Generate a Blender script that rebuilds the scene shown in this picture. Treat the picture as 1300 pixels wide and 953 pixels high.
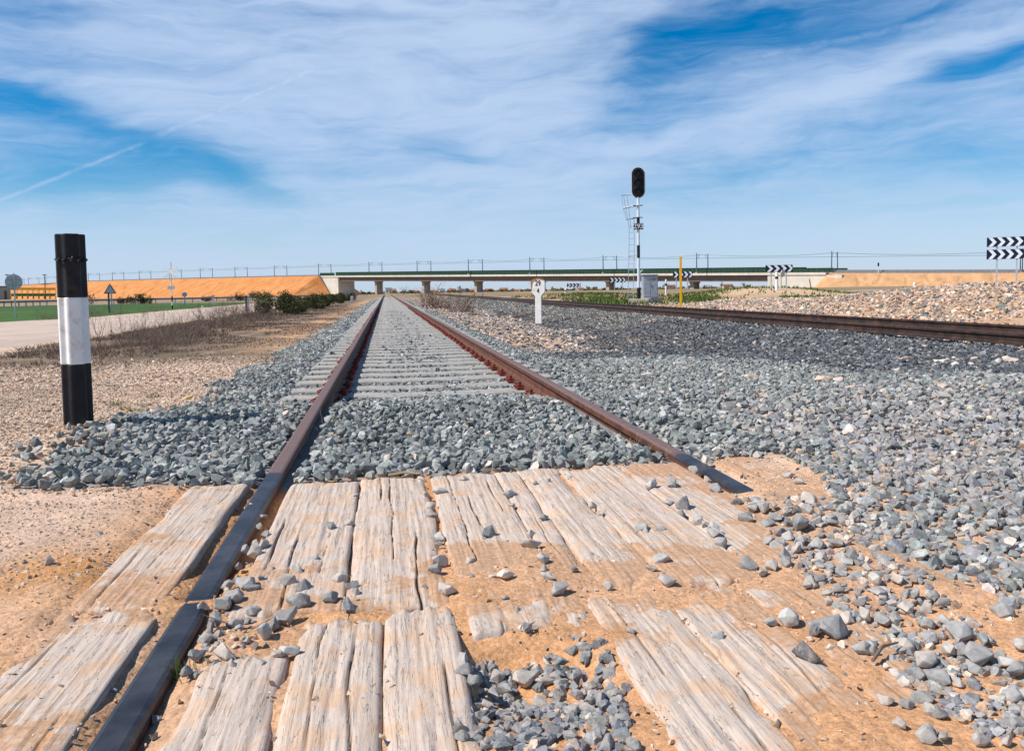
import bpy, bmesh, math, random
import numpy as np
from math import radians as R, sin, cos, pi
for o in list(bpy.data.objects): bpy.data.objects.remove(o)
rnd = random.Random(7); rng = np.random.default_rng(11)
scn = bpy.context.scene
col_root = scn.collection

# ---------------------------------------------------------------- camera
CAMH, YAW, PITCH, ROLL, FPX = 0.732, 0.15009, 0.06108, -0.016, 1050.0
def cam_axes():
    f = np.array([sin(YAW)*cos(PITCH), cos(YAW)*cos(PITCH), -sin(PITCH)])
    r = np.array([cos(YAW), -sin(YAW), 0.]); u = np.cross(r, f)
    return r*cos(ROLL)+u*sin(ROLL), -r*sin(ROLL)+u*cos(ROLL), f
CR, CU, CF = cam_axes()
def ray(px, py): return CR*(px-650)/FPX - CU*(py-432)/FPX + CF
def at(px, py, z=0.0):                     # point of height z seen at a pixel of the photograph
    d = ray(px, py); t = (z-CAMH)/d[2]; return np.array([d[0]*t, d[1]*t, z])
def aty(px, py, Y):                        # point at distance Y seen at a pixel
    d = ray(px, py); t = Y/d[1]; return np.array([d[0]*t, Y, CAMH+d[2]*t])
cd = bpy.data.cameras.new('camera'); cam = bpy.data.objects.new('camera', cd); col_root.objects.link(cam)
from mathutils import Matrix, Vector, Quaternion
M = Matrix(((CR[0], CU[0], -CF[0], 0), (CR[1], CU[1], -CF[1], 0), (CR[2], CU[2], -CF[2], CAMH), (0, 0, 0, 1)))
cam.matrix_world = M
cd.sensor_fit = 'HORIZONTAL'; cd.sensor_width = 36; cd.lens = 36*FPX/1300
cd.shift_y = -44.5/1300; cd.clip_start = .05; cd.clip_end = 20000
scn.camera = cam

# ---------------------------------------------------------------- light
SUN_EL = R(49); SH = math.atan2(.12, 1.0)           # shadows run along +X, turned a little away
sd = bpy.data.lights.new('sun', 'SUN'); sd.energy = 4.9; sd.angle = R(.53); sd.color = (1, .955, .89)
sun = bpy.data.objects.new('sun', sd); col_root.objects.link(sun)
tosun = Vector((-cos(SH)*cos(SUN_EL), -sin(SH)*cos(SUN_EL), sin(SUN_EL)))
sun.rotation_euler = tosun.to_track_quat('Z', 'Y').to_euler()
scn.view_settings.view_transform = 'Standard'; scn.view_settings.look = 'None'
scn.view_settings.exposure = 0.18; scn.view_settings.gamma = 1.0; scn.view_settings.use_curve_mapping = False

W = bpy.data.worlds.new("World"); scn.world = W; W.use_nodes = True
nt = W.node_tree; N = nt.nodes; L = nt.links; N.clear()
def V(x): return x
class NB:
    """tiny node builder"""
    def __init__(s, nt): s.nt = nt
    def n(s, t, **k):
        x = s.nt.nodes.new(t)
        for a, b in k.items(): setattr(x, a, b)
        return x
    def inp(s, sock, v):
        if isinstance(v, bpy.types.NodeSocket): s.nt.links.new(v, sock)
        elif v is not None: sock.default_value = v
    def m(s, op, a, b=None, c=None, clamp=False):
        x = s.n('ShaderNodeMath', operation=op); x.use_clamp = clamp
        for i, v in enumerate((a, b, c)):
            if v is not None: s.inp(x.inputs[i], v)
        return x.outputs[0]
    def mix(s, f, a, b, mode='MIX'):
        x = s.n('ShaderNodeMix', data_type='RGBA', blend_type=mode)
        s.inp(x.inputs[0], f)
        for i, v in ((6, a), (7, b)):
            if not isinstance(v, bpy.types.NodeSocket) and len(v) == 3: v = (*v, 1)
            s.inp(x.inputs[i], v)
        return x.outputs[2]
    def noise(s, vec, scale, detail=4, rough=.55, dist=0.):
        x = s.n('ShaderNodeTexNoise'); s.inp(x.inputs['Vector'], vec)
        x.inputs['Scale'].default_value = scale; x.inputs['Detail'].default_value = detail
        x.inputs['Roughness'].default_value = rough; x.inputs['Distortion'].default_value = dist
        return x.outputs[0]
    def ramp(s, v, lo, hi, a=0., b=1.):
        x = s.n('ShaderNodeMapRange', interpolation_type='SMOOTHSTEP'); s.inp(x.inputs[0], v)
        x.inputs[1].default_value = lo; x.inputs[2].default_value = hi; x.inputs[3].default_value = a; x.inputs[4].default_value = b
        return x.outputs[0]
    def xyz(s, x, y, z=0.):
        c = s.n('ShaderNodeCombineXYZ')
        for i, v in enumerate((x, y, z)): s.inp(c.inputs[i], v)
        return c.outputs[0]
b = NB(nt)
out = b.n('ShaderNodeOutputWorld'); bg = b.n('ShaderNodeBackground'); L.new(bg.outputs[0], out.inputs[0])
sky = b.n('ShaderNodeTexSky', sky_type='NISHITA'); sky.sun_disc = False
sky.sun_elevation = SUN_EL; sky.sun_rotation = math.atan2(tosun.x, tosun.y)
sky.altitude = 700; sky.air_density = 1.0; sky.dust_density = .35; sky.ozone_density = 3.0
tc = b.n('ShaderNodeTexCoord'); sp = b.n('ShaderNodeSeparateXYZ'); L.new(tc.outputs['Generated'], sp.inputs[0])
dx, dy, dz = sp.outputs
az = b.m('MULTIPLY', b.m('ARCTAN2', dx, dy), 180/pi); el = b.m('MULTIPLY', b.m('ARCSINE', dz), 180/pi)
def pxdeg(px, py): 
    d = ray(px, py); d = d/np.linalg.norm(d); return math.degrees(math.atan2(d[0], d[1])), math.degrees(math.asin(d[2]))
wv = b.xyz(b.m('MULTIPLY', az, .05), b.m('MULTIPLY', el, .11), 3.7)
w1 = b.m('MULTIPLY', b.m('SUBTRACT', b.noise(wv, 1.6, 3), .5), 7.0)
w2 = b.m('MULTIPLY', b.m('SUBTRACT', b.noise(b.xyz(b.m('MULTIPLY', az, .06), b.m('MULTIPLY', el, .13), 9.1), 1.7, 3), .5), 4.0)
azw = b.m('ADD', az, w1); elw = b.m('ADD', el, w2)
def blob(px, py, rx, ry, rot, w, warp=True):
    a0, e0 = pxdeg(px, py); k = 180/pi/FPX; c, s_ = cos(R(rot)), sin(R(rot))
    A, E = (azw, elw) if warp else (az, el)
    da = b.m('SUBTRACT', A, a0); de = b.m('SUBTRACT', E, e0)
    u = b.m('DIVIDE', b.m('ADD', b.m('MULTIPLY', da, c), b.m('MULTIPLY', de, s_)), rx*k)
    v = b.m('DIVIDE', b.m('SUBTRACT', b.m('MULTIPLY', de, c), b.m('MULTIPLY', da, s_)), ry*k)
    q = b.m('ADD', b.m('MULTIPLY', u, u), b.m('MULTIPLY', v, v))
    return b.m('MULTIPLY', b.m('EXPONENT', b.m('MULTIPLY', q, -1.)), w)
blobs = [(1010, 30, 190, 40, 6, -.72), (840, 85, 70, 35, 25, -.5), (40, 135, 150, 24, -10, -.6), (110, 222, 130, 30, 2, -.62),
         (275, 222, 75, 20, -18, -.75), (1270, 78, 80, 12, 10, -.6), (560, 185, 60, 18, 0, -.35), (850, 160, 90, 14, 5, -.3),
         (960, 230, 200, 40, 0, -.28), (520, 20, 300, 60, 0, .15), (640, 130, 260, 140, 0, .38), (1100, 105, 330, 26, 14, .42),
         (250, 150, 150, 30, -6, .35), (180, 60, 260, 40, -4, .22), (700, 290, 600, 60, 0, .18), (240, 215, 26, 40, 20, .3), (20, 20, 60, 40, 0, -.3)]
acc = None
for q in blobs:
    o = blob(*q); acc = o if acc is None else b.m('ADD', acc, o)
st = b.xyz(b.m('MULTIPLY', b.m('ADD', azw, b.m('MULTIPLY', elw, -1.6)), .055), b.m('MULTIPLY', elw, .32), 0.)
n1 = b.noise(st, 1.5, 8, .62, .5)
st2 = b.xyz(b.m('MULTIPLY', b.m('ADD', az, b.m('MULTIPLY', elw, -2.2)), .16), b.m('MULTIPLY', el, 1.0), 5.)
n2 = b.noise(st2, 1.3, 7, .62, .3)
dens = b.m('ADD', b.m('ADD', b.m('MULTIPLY', n1, 1.5), b.m('MULTIPLY', n2, .55)), acc)
dens = b.ramp(dens, .24, 1.68, 0., 1.)
# vapour trails: thin lines between pairs of directions
def trail(p, q, wid, strength, broken):
    a0, e0 = pxdeg(*p); a1, e1 = pxdeg(*q); ln = math.hypot(a1-a0, e1-e0); c, s_ = (a1-a0)/ln, (e1-e0)/ln
    wob = b.m('MULTIPLY', b.m('SUBTRACT', b.noise(b.xyz(b.m('MULTIPLY', az, .5), 0., broken), 1., 3), .5), wid*2.2)
    da = b.m('SUBTRACT', az, a0); de = b.m('SUBTRACT', el, e0)
    u = b.m('ADD', b.m('MULTIPLY', da, c), b.m('MULTIPLY', de, s_)); v = b.m('ADD', b.m('SUBTRACT', b.m('MULTIPLY', de, c), b.m('MULTIPLY', da, s_)), wob)
    v = b.m('DIVIDE', v, wid)
    g = b.m('EXPONENT', b.m('MULTIPLY', b.m('MULTIPLY', v, v), -1.))
    inside = b.m('MULTIPLY', b.ramp(u, 0., ln*.12), b.ramp(u, ln*.8, ln, 1., 0.))
    brk = b.ramp(b.noise(b.xyz(b.m('MULTIPLY', az, 1.1), b.m('MULTIPLY', el, 1.1), broken), 1., 4), .3, .62, .35, 1.)
    return b.m('MULTIPLY', b.m('MULTIPLY', g, inside), b.m('MULTIPLY', brk, strength))
for t in (trail((-30, 266), (200, 174), .11, .42, 1.), trail((185, 178), (430, 74), .2, .33, 2.), trail((890, 84), (1300, 0), .22, .22, 3.)):
    dens = b.m('MAXIMUM', dens, b.m('ADD', b.m('MULTIPLY', dens, .8), t), clamp=True)
dens = b.m('MULTIPLY', b.m('MULTIPLY', dens, .86), b.ramp(el, 22., 42., 1., .1))
hs = b.n('ShaderNodeHueSaturation'); hs.inputs['Saturation'].default_value = 1.62; hs.inputs['Hue'].default_value = .4985; hs.inputs['Value'].default_value = 1.0
L.new(sky.outputs[0], hs.inputs['Color'])
horizon = b.ramp(el, 0., 9., 1., 0.)
skc = b.mix(b.m('MULTIPLY', horizon, .55), hs.outputs[0], (3.9, 5.4, 7.9))
cloudc = b.mix(b.ramp(el, 1., 16.), (4.8, 6.0, 8.0), (5.1, 6.3, 8.3))
L.new(b.mix(dens, skc, cloudc), bg.inputs[0]); bg.inputs[1].default_value = .1

# ---------------------------------------------------------------- helpers
def link(o, parent=None):
    col_root.objects.link(o)
    if parent is not None: o.parent = parent
    return o
def tag(o, label=None, cat=None, group=None, kind=None):
    if label: o['label'] = label
    if cat: o['category'] = cat
    if group: o['group'] = group
    if kind: o['kind'] = kind
    return o
def empty(name, loc=(0, 0, 0), rz=0.):
    o = bpy.data.objects.new(name, None); o.empty_display_size = .1; o.location = loc; o.rotation_euler = (0, 0, rz); return link(o)
def meshobj(name, verts, faces, mat, parent=None, smooth=False):
    me = bpy.data.meshes.new(name); me.from_pydata([tuple(v) for v in verts], [], [tuple(f) for f in faces]); me.update()
    if mat: me.materials.append(mat)
    if smooth: me.polygons.foreach_set('use_smooth', [True]*len(me.polygons))
    return link(bpy.data.objects.new(name, me), parent)
def copy_tree(o, parent=None):
    c = o.copy(); col_root.objects.link(c); c.parent = parent
    for ch in o.children: copy_tree(ch, c)
    return c
class MB:
    def __init__(s): s.v = []; s.f = []
    def add(s, vs, fs):
        k = len(s.v); s.v += [tuple(map(float, v)) for v in vs]; s.f += [tuple(i+k for i in f) for f in fs]; return s
    def box(s, c, d, rz=0., bev=0.):
        x, y, z = [q/2 for q in d]; c = np.array(c, float); cs, sn = cos(rz), sin(rz)
        if bev <= 0:
            p = [(-x, -y, -z), (x, -y, -z), (x, y, -z), (-x, y, -z), (-x, -y, z), (x, -y, z), (x, y, z), (-x, y, z)]
            f = [(0, 3, 2, 1), (4, 5, 6, 7), (0, 1, 5, 4), (1, 2, 6, 5), (2, 3, 7, 6), (3, 0, 4, 7)]
        else:
            bm = bmesh.new(); bmesh.ops.create_cube(bm, size=1.); 
            for v in bm.verts: v.co = (v.co.x*2*x, v.co.y*2*y, v.co.z*2*z)
            bmesh.ops.bevel(bm, geom=bm.edges[:], offset=bev, segments=2, affect='EDGES', profile=.5)
            bm.verts.index_update(); p = [tuple(v.co) for v in bm.verts]; f = [tuple(v.index for v in q.verts) for q in bm.faces]; bm.free()
        return s.add([(c[0]+a*cs-b_*sn, c[1]+a*sn+b_*cs, c[2]+g) for a, b_, g in p], f)
    def tube(s, pts, r, n=8, cap=True):
        pts = [np.array(p, float) for p in pts]; rs = r if hasattr(r, '__len__') else [r]*len(pts); rings = []
        for i, p in enumerate(pts):
            t = pts[min(i+1, len(pts)-1)]-pts[max(i-1, 0)]; t /= np.linalg.norm(t)+1e-9
            a = np.cross(t, (0, 0, 1.)) if abs(t[2]) < .9 else np.cross(t, (0, 1., 0)); a /= np.linalg.norm(a); c = np.cross(t, a)
            rings.append([p+rs[i]*(a*cos(2*pi*k/n)+c*sin(2*pi*k/n)) for k in range(n)])
        vs = [v for g in rings for v in g]; fs = []
        for i in range(len(pts)-1):
            for k in range(n): fs.append((i*n+k, i*n+(k+1) % n, (i+1)*n+(k+1) % n, (i+1)*n+k))
        if cap: fs += [tuple(range(n))[::-1], tuple((len(pts)-1)*n+k for k in range(n))]
        return s.add(vs, fs)
    def prism(s, poly, y0, y1, M_=None):      # polygon in x,z extruded along y
        n = len(poly); vs = [(x, y0, z) for x, z in poly]+[(x, y1, z) for x, z in poly]
        fs = [tuple(range(n)), tuple(range(n, 2*n))[::-1]]+[(i, i+n, (i+1) % n+n, (i+1) % n) for i in range(n)]
        if M_ is not None: vs = [tuple(M_ @ Vector(v)) for v in vs]
        return s.add(vs, fs)
    def build(s, name, mat, parent=None, smooth=False): return meshobj(name, s.v, s.f, mat, parent, smooth)
def finish(o, bev=None, auto=True):
    bm = bmesh.new(); bm.from_mesh(o.data); bmesh.ops.recalc_face_normals(bm, faces=bm.faces); bm.to_mesh(o.data); bm.free()
    return o
def shade_by_angle(o, deg=35):
    me = o.data; bm = bmesh.new(); bm.from_mesh(me); bmesh.ops.recalc_face_normals(bm, faces=bm.faces)
    for e in bm.edges: e.smooth = not (len(e.link_faces) == 2 and e.calc_face_angle(0) > R(deg))
    for f in bm.faces: f.smooth = True
    bm.to_mesh(me); bm.free(); return o

# value noise in numpy
def _h(ix, iy, seed):
    n = (ix.astype(np.int64)*374761393+iy.astype(np.int64)*668265263+seed*1274126177) & 0x7fffffff
    n = ((n ^ (n >> 13))*1274126177) & 0x7fffffff
    return ((n ^ (n >> 16)) & 0xffff)/65535.
def vn(x, y, seed=0):
    x = np.asarray(x, float); y = np.asarray(y, float); ix = np.floor(x); iy = np.floor(y); fx = x-ix; fy = y-iy
    fx = fx*fx*(3-2*fx); fy = fy*fy*(3-2*fy)
    a = _h(ix, iy, seed); b_ = _h(ix+1, iy, seed); c = _h(ix, iy+1, seed); d = _h(ix+1, iy+1, seed)
    return (a*(1-fx)+b_*fx)*(1-fy)+(c*(1-fx)+d*fx)*fy
def fbm(x, y, seed=0, o=4, g=.5):
    s_ = 0.; a = 1.; t = 0.
    for k in range(o): s_ = s_+a*vn(x*2**k+k*17.3, y*2**k-k*9.1, seed+k); t += a; a *= g
    return s_/t
def S(x, a, b_): t = np.clip((x-a)/(b_-a), 0, 1); return t*t*(3-2*t)

# ---------------------------------------------------------------- materials
def mat(name, build):
    m = bpy.data.materials.new(name); m.use_nodes = True; t = m.node_tree; t.nodes.clear(); q = NB(t)
    o = q.n('ShaderNodeOutputMaterial'); p = q.n('ShaderNodeBsdfPrincipled'); t.links.new(p.outputs[0], o.inputs[0])
    p.inputs['Specular IOR Level'].default_value = .3
    build(q, p); return m
def obj_co(q): return q.n('ShaderNodeTexCoord').outputs['Object']
def bump(q, p, h, strength=.5, dist=.01):
    x = q.n('ShaderNodeBump'); x.inputs['Strength'].default_value = strength; x.inputs['Distance'].default_value = dist
    q.inp(x.inputs['Height'], h); q.nt.links.new(x.outputs[0], p.inputs['Normal'])
def plain(name, c, rough=.6, metal=0., var=.15, scale=6., dirt=None, bmp=0., spec=.3):
    def f(q, p):
        co = obj_co(q); n = q.noise(co, scale, 5, .6)
        c1 = tuple(v*(1-var) for v in c); c2 = tuple(min(1, v*(1+var)) for v in c)
        cc = q.mix(q.ramp(n, .3, .7), c1, c2)
        if dirt: cc = q.mix(q.m('MULTIPLY', q.ramp(q.noise(co, scale*.7, 6, .7), .5, .72), dirt[1]), cc, dirt[0])
        q.inp(p.inputs['Base Color'], cc); p.inputs['Roughness'].default_value = rough; p.inputs['Metallic'].default_value = metal
        p.inputs['Specular IOR Level'].default_value = spec
        if bmp: bump(q, p, q.noise(co, scale*4, 4), .6, bmp)
    return mat(name, f)
def stone_mat(name, fleck=.25, tint=(1, 1, 1), scale=60., dust=0.):
    def f(q, p):
        at_ = q.n('ShaderNodeAttribute', attribute_name='col'); co = obj_co(q)
        n = q.noise(co, scale, 5, .65); n2 = q.noise(co, scale*4, 3, .6)
        v = q.m('ADD', q.m('MULTIPLY', q.ramp(n, .3, .7), fleck*2), 1-fleck)
        v = q.m('MULTIPLY', v, q.m('ADD', q.m('MULTIPLY', n2, .5), .75))
        cc = q.mix(1., at_.outputs['Color'], q.xyz(v, v, v), 'MULTIPLY')
        q.inp(p.inputs['Base Color'], cc); p.inputs['Roughness'].default_value = .88; p.inputs['Specular IOR Level'].default_value = .2
        bump(q, p, q.m('ADD', n, q.m('MULTIPLY', n2, .5)), .5, .004)
    return mat(name, f)
M_ = {}
M_['stone'] = stone_mat('crushed stone')
def fgstone(q, p):
    oi = q.n('ShaderNodeObjectInfo'); co = obj_co(q)
    wvec = q.n('ShaderNodeVectorMath', operation='ADD'); q.inp(wvec.inputs[0], co); q.nt.links.new(oi.outputs['Location'], wvec.inputs[1])
    cv = wvec.outputs[0]
    n = q.noise(cv, 2.2, 5, .6, .3); n2 = q.noise(cv, 9., 5, .7); n3 = q.noise(cv, 30, 3, .6)
    base = oi.outputs['Color']
    v = q.m('ADD', q.m('MULTIPLY', q.ramp(n, .3, .7), .35), .85); v = q.m('MULTIPLY', v, q.m('ADD', q.m('MULTIPLY', n2, .8), .62))
    cc = q.mix(1., base, q.xyz(v, v, v), 'MULTIPLY')
    cc = q.mix(q.ramp(n3, .62, .75, 0., .35), cc, (.5, .5, .48))
    cc = q.mix(q.ramp(n2, .48, .66, 0., .6), cc, (.44, .30, .20))
    q.inp(p.inputs['Base Color'], cc); p.inputs['Roughness'].default_value = .85; p.inputs['Specular IOR Level'].default_value = .2
    n5 = q.noise(cv, 70, 4, .7); bump(q, p, q.m('ADD', q.m('ADD', n2, q.m('MULTIPLY', n3, .6)), q.m('MULTIPLY', n5, .4)), .7, .0012)
M_['fg_stone'] = mat('weathered loose stone', fgstone)
def ground(q, p):
    at_ = q.n('ShaderNodeAttribute', attribute_name='col'); co = obj_co(q)
    n0 = q.noise(co, .35, 5, .6); n1 = q.noise(co, 3.5, 6, .62); n2 = q.noise(co, 40, 5, .7)
    vor = q.n('ShaderNodeTexVoronoi'); vor.inputs['Scale'].default_value = 75.; q.inp(vor.inputs['Vector'], co)
    vv = q.n('ShaderNodeSeparateColor'); q.nt.links.new(vor.outputs['Color'], vv.inputs[0])
    v = q.m('ADD', q.m('MULTIPLY', q.ramp(n1, .25, .75), .3), .84)
    v = q.m('MULTIPLY', v, q.m('ADD', q.m('MULTIPLY', n2, .9), .55)); v = q.m('MULTIPLY', v, q.m('ADD', q.m('MULTIPLY', n0, .3), .85)); n9 = q.noise(co, 190, 3, .7); v = q.m('MULTIPLY', v, q.m('ADD', q.ramp(n9, .3, .75, 0., .5), .77))
    v = q.m('MULTIPLY', v, q.m('ADD', q.m('MULTIPLY', vv.outputs[0], .24), .88))
    cc = q.mix(1., at_.outputs['Color'], q.xyz(v, v, v), 'MULTIPLY')
    q.inp(p.inputs['Base Color'], cc); p.inputs['Roughness'].default_value = .95; p.inputs['Specular IOR Level'].default_value = .1
    h = q.m('ADD', q.m('MULTIPLY', n2, .6), q.m('MULTIPLY', q.m('SUBTRACT', 1., vor.outputs['Distance']), .5))
    bump(q, p, q.m('ADD', h, q.m('MULTIPLY', n9, .3)), .8, .006)
M_['ground'] = mat('dry soil', ground)
def wood(q, p):
    co = obj_co(q); s_ = q.n('ShaderNodeMapping'); s_.inputs['Scale'].default_value = (1., .05, 1.); q.inp(s_.inputs[0], co)
    oi = q.n('ShaderNodeObjectInfo')
    g = q.noise(s_.outputs[0], 130, 8, .75, .5); g2 = q.noise(s_.outputs[0], 380, 4, .7)
    n = q.noise(co, 3., 5, .6); n3 = q.noise(co, 9., 6, .7)
    ln1 = q.m('ABSOLUTE', q.m('SUBTRACT', q.noise(s_.outputs[0], 46, 5, .6, .6), .5)); ln2 = q.m('ABSOLUTE', q.m('SUBTRACT', q.noise(s_.outputs[0], 120, 4, .6, .4), .5))
    c = q.mix(q.ramp(g, .3, .68), (.50, .40, .325), (.62, .51, .425))
    c = q.mix(q.ramp(g2, .5, .8, 0., .45), c, (.24, .185, .155))
    c = q.mix(q.ramp(n3, .46, .62, 0., .75), c, (.60, .39, .245))
    c = q.mix(q.ramp(ln2, .0, .014, .4, 0.), c, (.22, .15, .11)); c = q.mix(q.ramp(ln1, .0, .0055, .85, 0.), c, (.13, .085, .06))
    spk = q.noise(co, 160, 3, .6); c = q.mix(q.ramp(spk, .62, .7, 0., .5), c, (.32, .25, .21))                # soil rubbed into the grain
    c = q.mix(q.ramp(n, .55, .75, 0., .35), c, (.50, .43, .375))
    du = q.n('ShaderNodeAttribute', attribute_name='dust'); df = q.ramp(q.m('ADD', du.outputs['Fac'], q.m('ADD', q.m('MULTIPLY', q.m('SUBTRACT', q.noise(co, 22, 6, .7), .5), 1.1), q.m('MULTIPLY', q.m('SUBTRACT', g, .5), -.5))), .42, .62); c = q.mix(q.m('MULTIPLY', df, .93), c, q.mix(q.ramp(q.noise(co, 60, 4, .7), .3, .7), (.42, .225, .11), (.56, .36, .235)))
    gm = q.n('ShaderNodeAttribute', attribute_name='crack')
    c = q.mix(gm.outputs['Fac'], c, (.10, .065, .045))
    q.inp(p.inputs['Base Color'], c); p.inputs['Roughness'].default_value = .9; p.inputs['Specular IOR Level'].default_value = .15
    bump(q, p, q.m('ADD', q.m('ADD', q.m('MULTIPLY', g, .5), q.m('MULTIPLY', g2, .3)), q.m('ADD', q.ramp(ln1, 0., .012), q.m('MULTIPLY', q.ramp(ln2, 0., .03), .3))), .6, .0014)
M_['wood'] = mat('weathered timber', wood)
def railm(q, p):
    co = q.n('ShaderNodeTexCoord').outputs['Object']; sx = q.n('ShaderNodeSeparateXYZ'); q.inp(sx.inputs[0], co)
    y = sx.outputs[1]; z = sx.outputs[2]; n = q.noise(co, 8, 5, .65); s_ = q.n('ShaderNodeMapping'); s_.inputs['Scale'].default_value = (1., 14., 1.); q.inp(s_.inputs[0], co)
    nx = q.noise(s_.outputs[0], 6, 5, .65)
    rust = q.mix(q.ramp(n, .3, .7), (.075, .033, .022), (.17, .062, .034))
    top = q.mix(q.ramp(nx, .3, .7), (.135, .085, .078), (.19, .125, .112))
    c = q.mix(q.ramp(z, -.012, -.002), rust, top)
    pol = q.mix(q.ramp(n, .3, .75), (.020, .021, .029), (.075, .072, .08)); pol = q.mix(q.ramp(nx, .58, .75, 0., .7), pol, (.19, .165, .155))      # steel rubbed by lorry tyres at the crossing
    yy = q.m('ADD', y, q.m('MULTIPLY', q.m('SUBTRACT', nx, .5), .08))
    f = q.m('MULTIPLY', q.ramp(yy, 3.42, 3.5, 1., 0.), q.ramp(z, -.03, -.012))
    c = q.mix(f, c, pol)
    q.inp(p.inputs['Base Color'], c); q.inp(p.inputs['Roughness'], q.m('SUBTRACT', .72, q.m('MULTIPLY', f, .3)))
    q.inp(p.inputs['Metallic'], q.m('MULTIPLY', f, .35)); bump(q, p, n, .3, .002)
M_['rail'] = mat('rusty rail steel', railm)
M_['rail_dark'] = plain('dark rail steel', (.045, .026, .02), .6, .1, .4, 5., ((.16, .07, .04), .6))
M_['clip'] = plain('red oxide clip', (.20, .035, .02), .75, 0, .3, 30)
M_['concrete'] = plain('pale concrete', (.43, .39, .345), .9, 0, .12, 3., ((.30, .25, .2), .5), .002)
M_['sleeper'] = plain('sleeper concrete', (.36, .335, .30), .92, 0, .15, 5., ((.26, .22, .19), .5), .003)
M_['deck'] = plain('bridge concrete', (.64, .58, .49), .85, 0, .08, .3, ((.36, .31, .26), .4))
M_['girder'] = plain('shaded girder concrete', (.20, .155, .13), .85, 0, .12, .4)  # dark brown: shadow under the deck overhang is put into this colour
M_['pier'] = plain('pier concrete', (.40, .34, .28), .85, 0, .1, .4)
M_['green'] = plain('green parapet panel', (.018, .052, .032), .55, 0, .25, 1.2)
M_['black'] = plain('black paint', (.010, .011, .014), .55, 0, .5, 9, ((.055, .036, .026), .7), .001)
M_['white'] = plain('white paint', (.80, .79, .77), .6, 0, .06, 14, ((.50, .40, .30), .6), .001)
M_['whitew'] = plain('worn white paint', (.82, .79, .73), .8, 0, .08, 9, ((.50, .38, .26), .45), .003)
M_['galv'] = plain('galvanised steel', (.42, .46, .50), .5, .35, .15, 8)
M_['mast'] = plain('catenary steel', (.075, .10, .115), .6, .2, .2, 3)
M_['navy'] = plain('navy sign film', (.006, .012, .035), .4, 0, .1, 5)
M_['signw'] = plain('white sign film', (.66, .71, .76), .4, 0, .05, 5)
M_['yellow'] = plain('yellow paint', (.80, .42, .01), .5, 0, .1, 12, ((.4, .2, .03), .4))
M_['greyb'] = plain('grey cabinet paint', (.34, .38, .42), .5, .1, .08, 5)
M_['lens'] = plain('dark lens glass', (.012, .012, .014), .35, 0, .1, 5, None, 0, .3)
M_['rust'] = plain('orange rust stain', (.40, .17, .06), .9, 0, .4, 14)
M_['twig'] = plain('dry twig', (.18, .125, .095), .9, 0, .35, 4)
M_['straw'] = plain('dry straw', (.42, .30, .17), .9, 0, .3, 6)
def leaf(name, a, c_, sc=1.5):
    def f(q, p):
        co = obj_co(q); n = q.noise(co, sc, 5, .7)
        q.inp(p.inputs['Base Color'], q.mix(q.ramp(n, .3, .7), a, c_)); p.inputs['Roughness'].default_value = .8
    return mat(name, f)
M_['leaf'] = leaf('olive green leaves', (.045, .052, .016), (.12, .115, .04))
M_['grass'] = leaf('green grass blades', (.045, .085, .014), (.12, .17, .03))
M_['crop'] = leaf('young crop leaves', (.024, .055, .008), (.055, .105, .016), .08)
M_['orange'] = None
def slope(q, p):
    co = obj_co(q); n = q.noise(co, .12, 6, .65, .4); n2 = q.noise(co, 1.2, 6, .7)
    s_ = q.n('ShaderNodeMapping'); s_.inputs['Scale'].default_value = (.35, .35, .04); q.inp(s_.inputs[0], co); n3 = q.noise(s_.outputs[0], 1.2, 5, .6)
    c = q.mix(q.ramp(n, .3, .7), (.50, .185, .045), (.62, .265, .09)); c = q.mix(q.ramp(n2, .55, .8, 0., .5), c, (.38, .17, .07)); c = q.mix(q.ramp(n3, .5, .75, 0., .35), c, (.64, .36, .18))
    q.inp(p.inputs['Base Color'], c); p.inputs['Roughness'].default_value = .95; bump(q, p, n2, .8, .4)
M_['slope'] = mat('orange cut earth', slope)
M_['balfar'] = plain('grey embankment ballast', (.15, .145, .15), .95, 0, .25, 2.)
def field(q, p):
    co = obj_co(q); n = q.noise(co, .06, 5, .6); n2 = q.noise(co, 2.5, 5, .7)
    s_ = q.n('ShaderNodeMapping'); s_.inputs['Scale'].default_value = (1.2, .05, 1.); s_.inputs['Rotation'].default_value = (0, 0, .3); q.inp(s_.inputs[0], co); n3 = q.noise(s_.outputs[0], 2., 4, .6)
    c = q.mix(q.ramp(n, .3, .7), (.032, .085, .010), (.062, .14, .018)); c = q.mix(q.ramp(n2, .4, .75, 0., .5), c, (.03, .045, .01)); c = q.mix(q.ramp(n3, .45, .7, 0., .3), c, (.07, .10, .03))
    q.inp(p.inputs['Base Color'], c); p.inputs['Roughness'].default_value = .95; bump(q, p, n2, 1., .1)
M_['field'] = mat('young cereal crop', field)
def roadm(q, p):
    co = obj_co(q); n = q.noise(co, .5, 6, .65); n2 = q.noise(co, 12, 6, .75)
    s_ = q.n('ShaderNodeMapping'); s_.inputs['Scale'].default_value = (1.4, .06, 1.); q.inp(s_.inputs[0], co); n3 = q.noise(s_.outputs[0], 1.4, 4, .6)
    c = q.mix(q.ramp(n, .3, .7), (.46, .345, .265), (.58, .445, .35)); c = q.mix(q.ramp(n2, .45, .75, 0., .5), c, (.38, .28, .215)); c = q.mix(q.ramp(n3, .45, .7, 0., .5), c, (.63, .50, .40))
    q.inp(p.inputs['Base Color'], c); p.inputs['Roughness'].default_value = .95; bump(q, p, n2, .8, .02)
M_['road'] = mat('compacted gravel road', roadm)
M_['asphalt'] = plain('old asphalt', (.13, .125, .125), .9, 0, .15, 1.)
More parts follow.
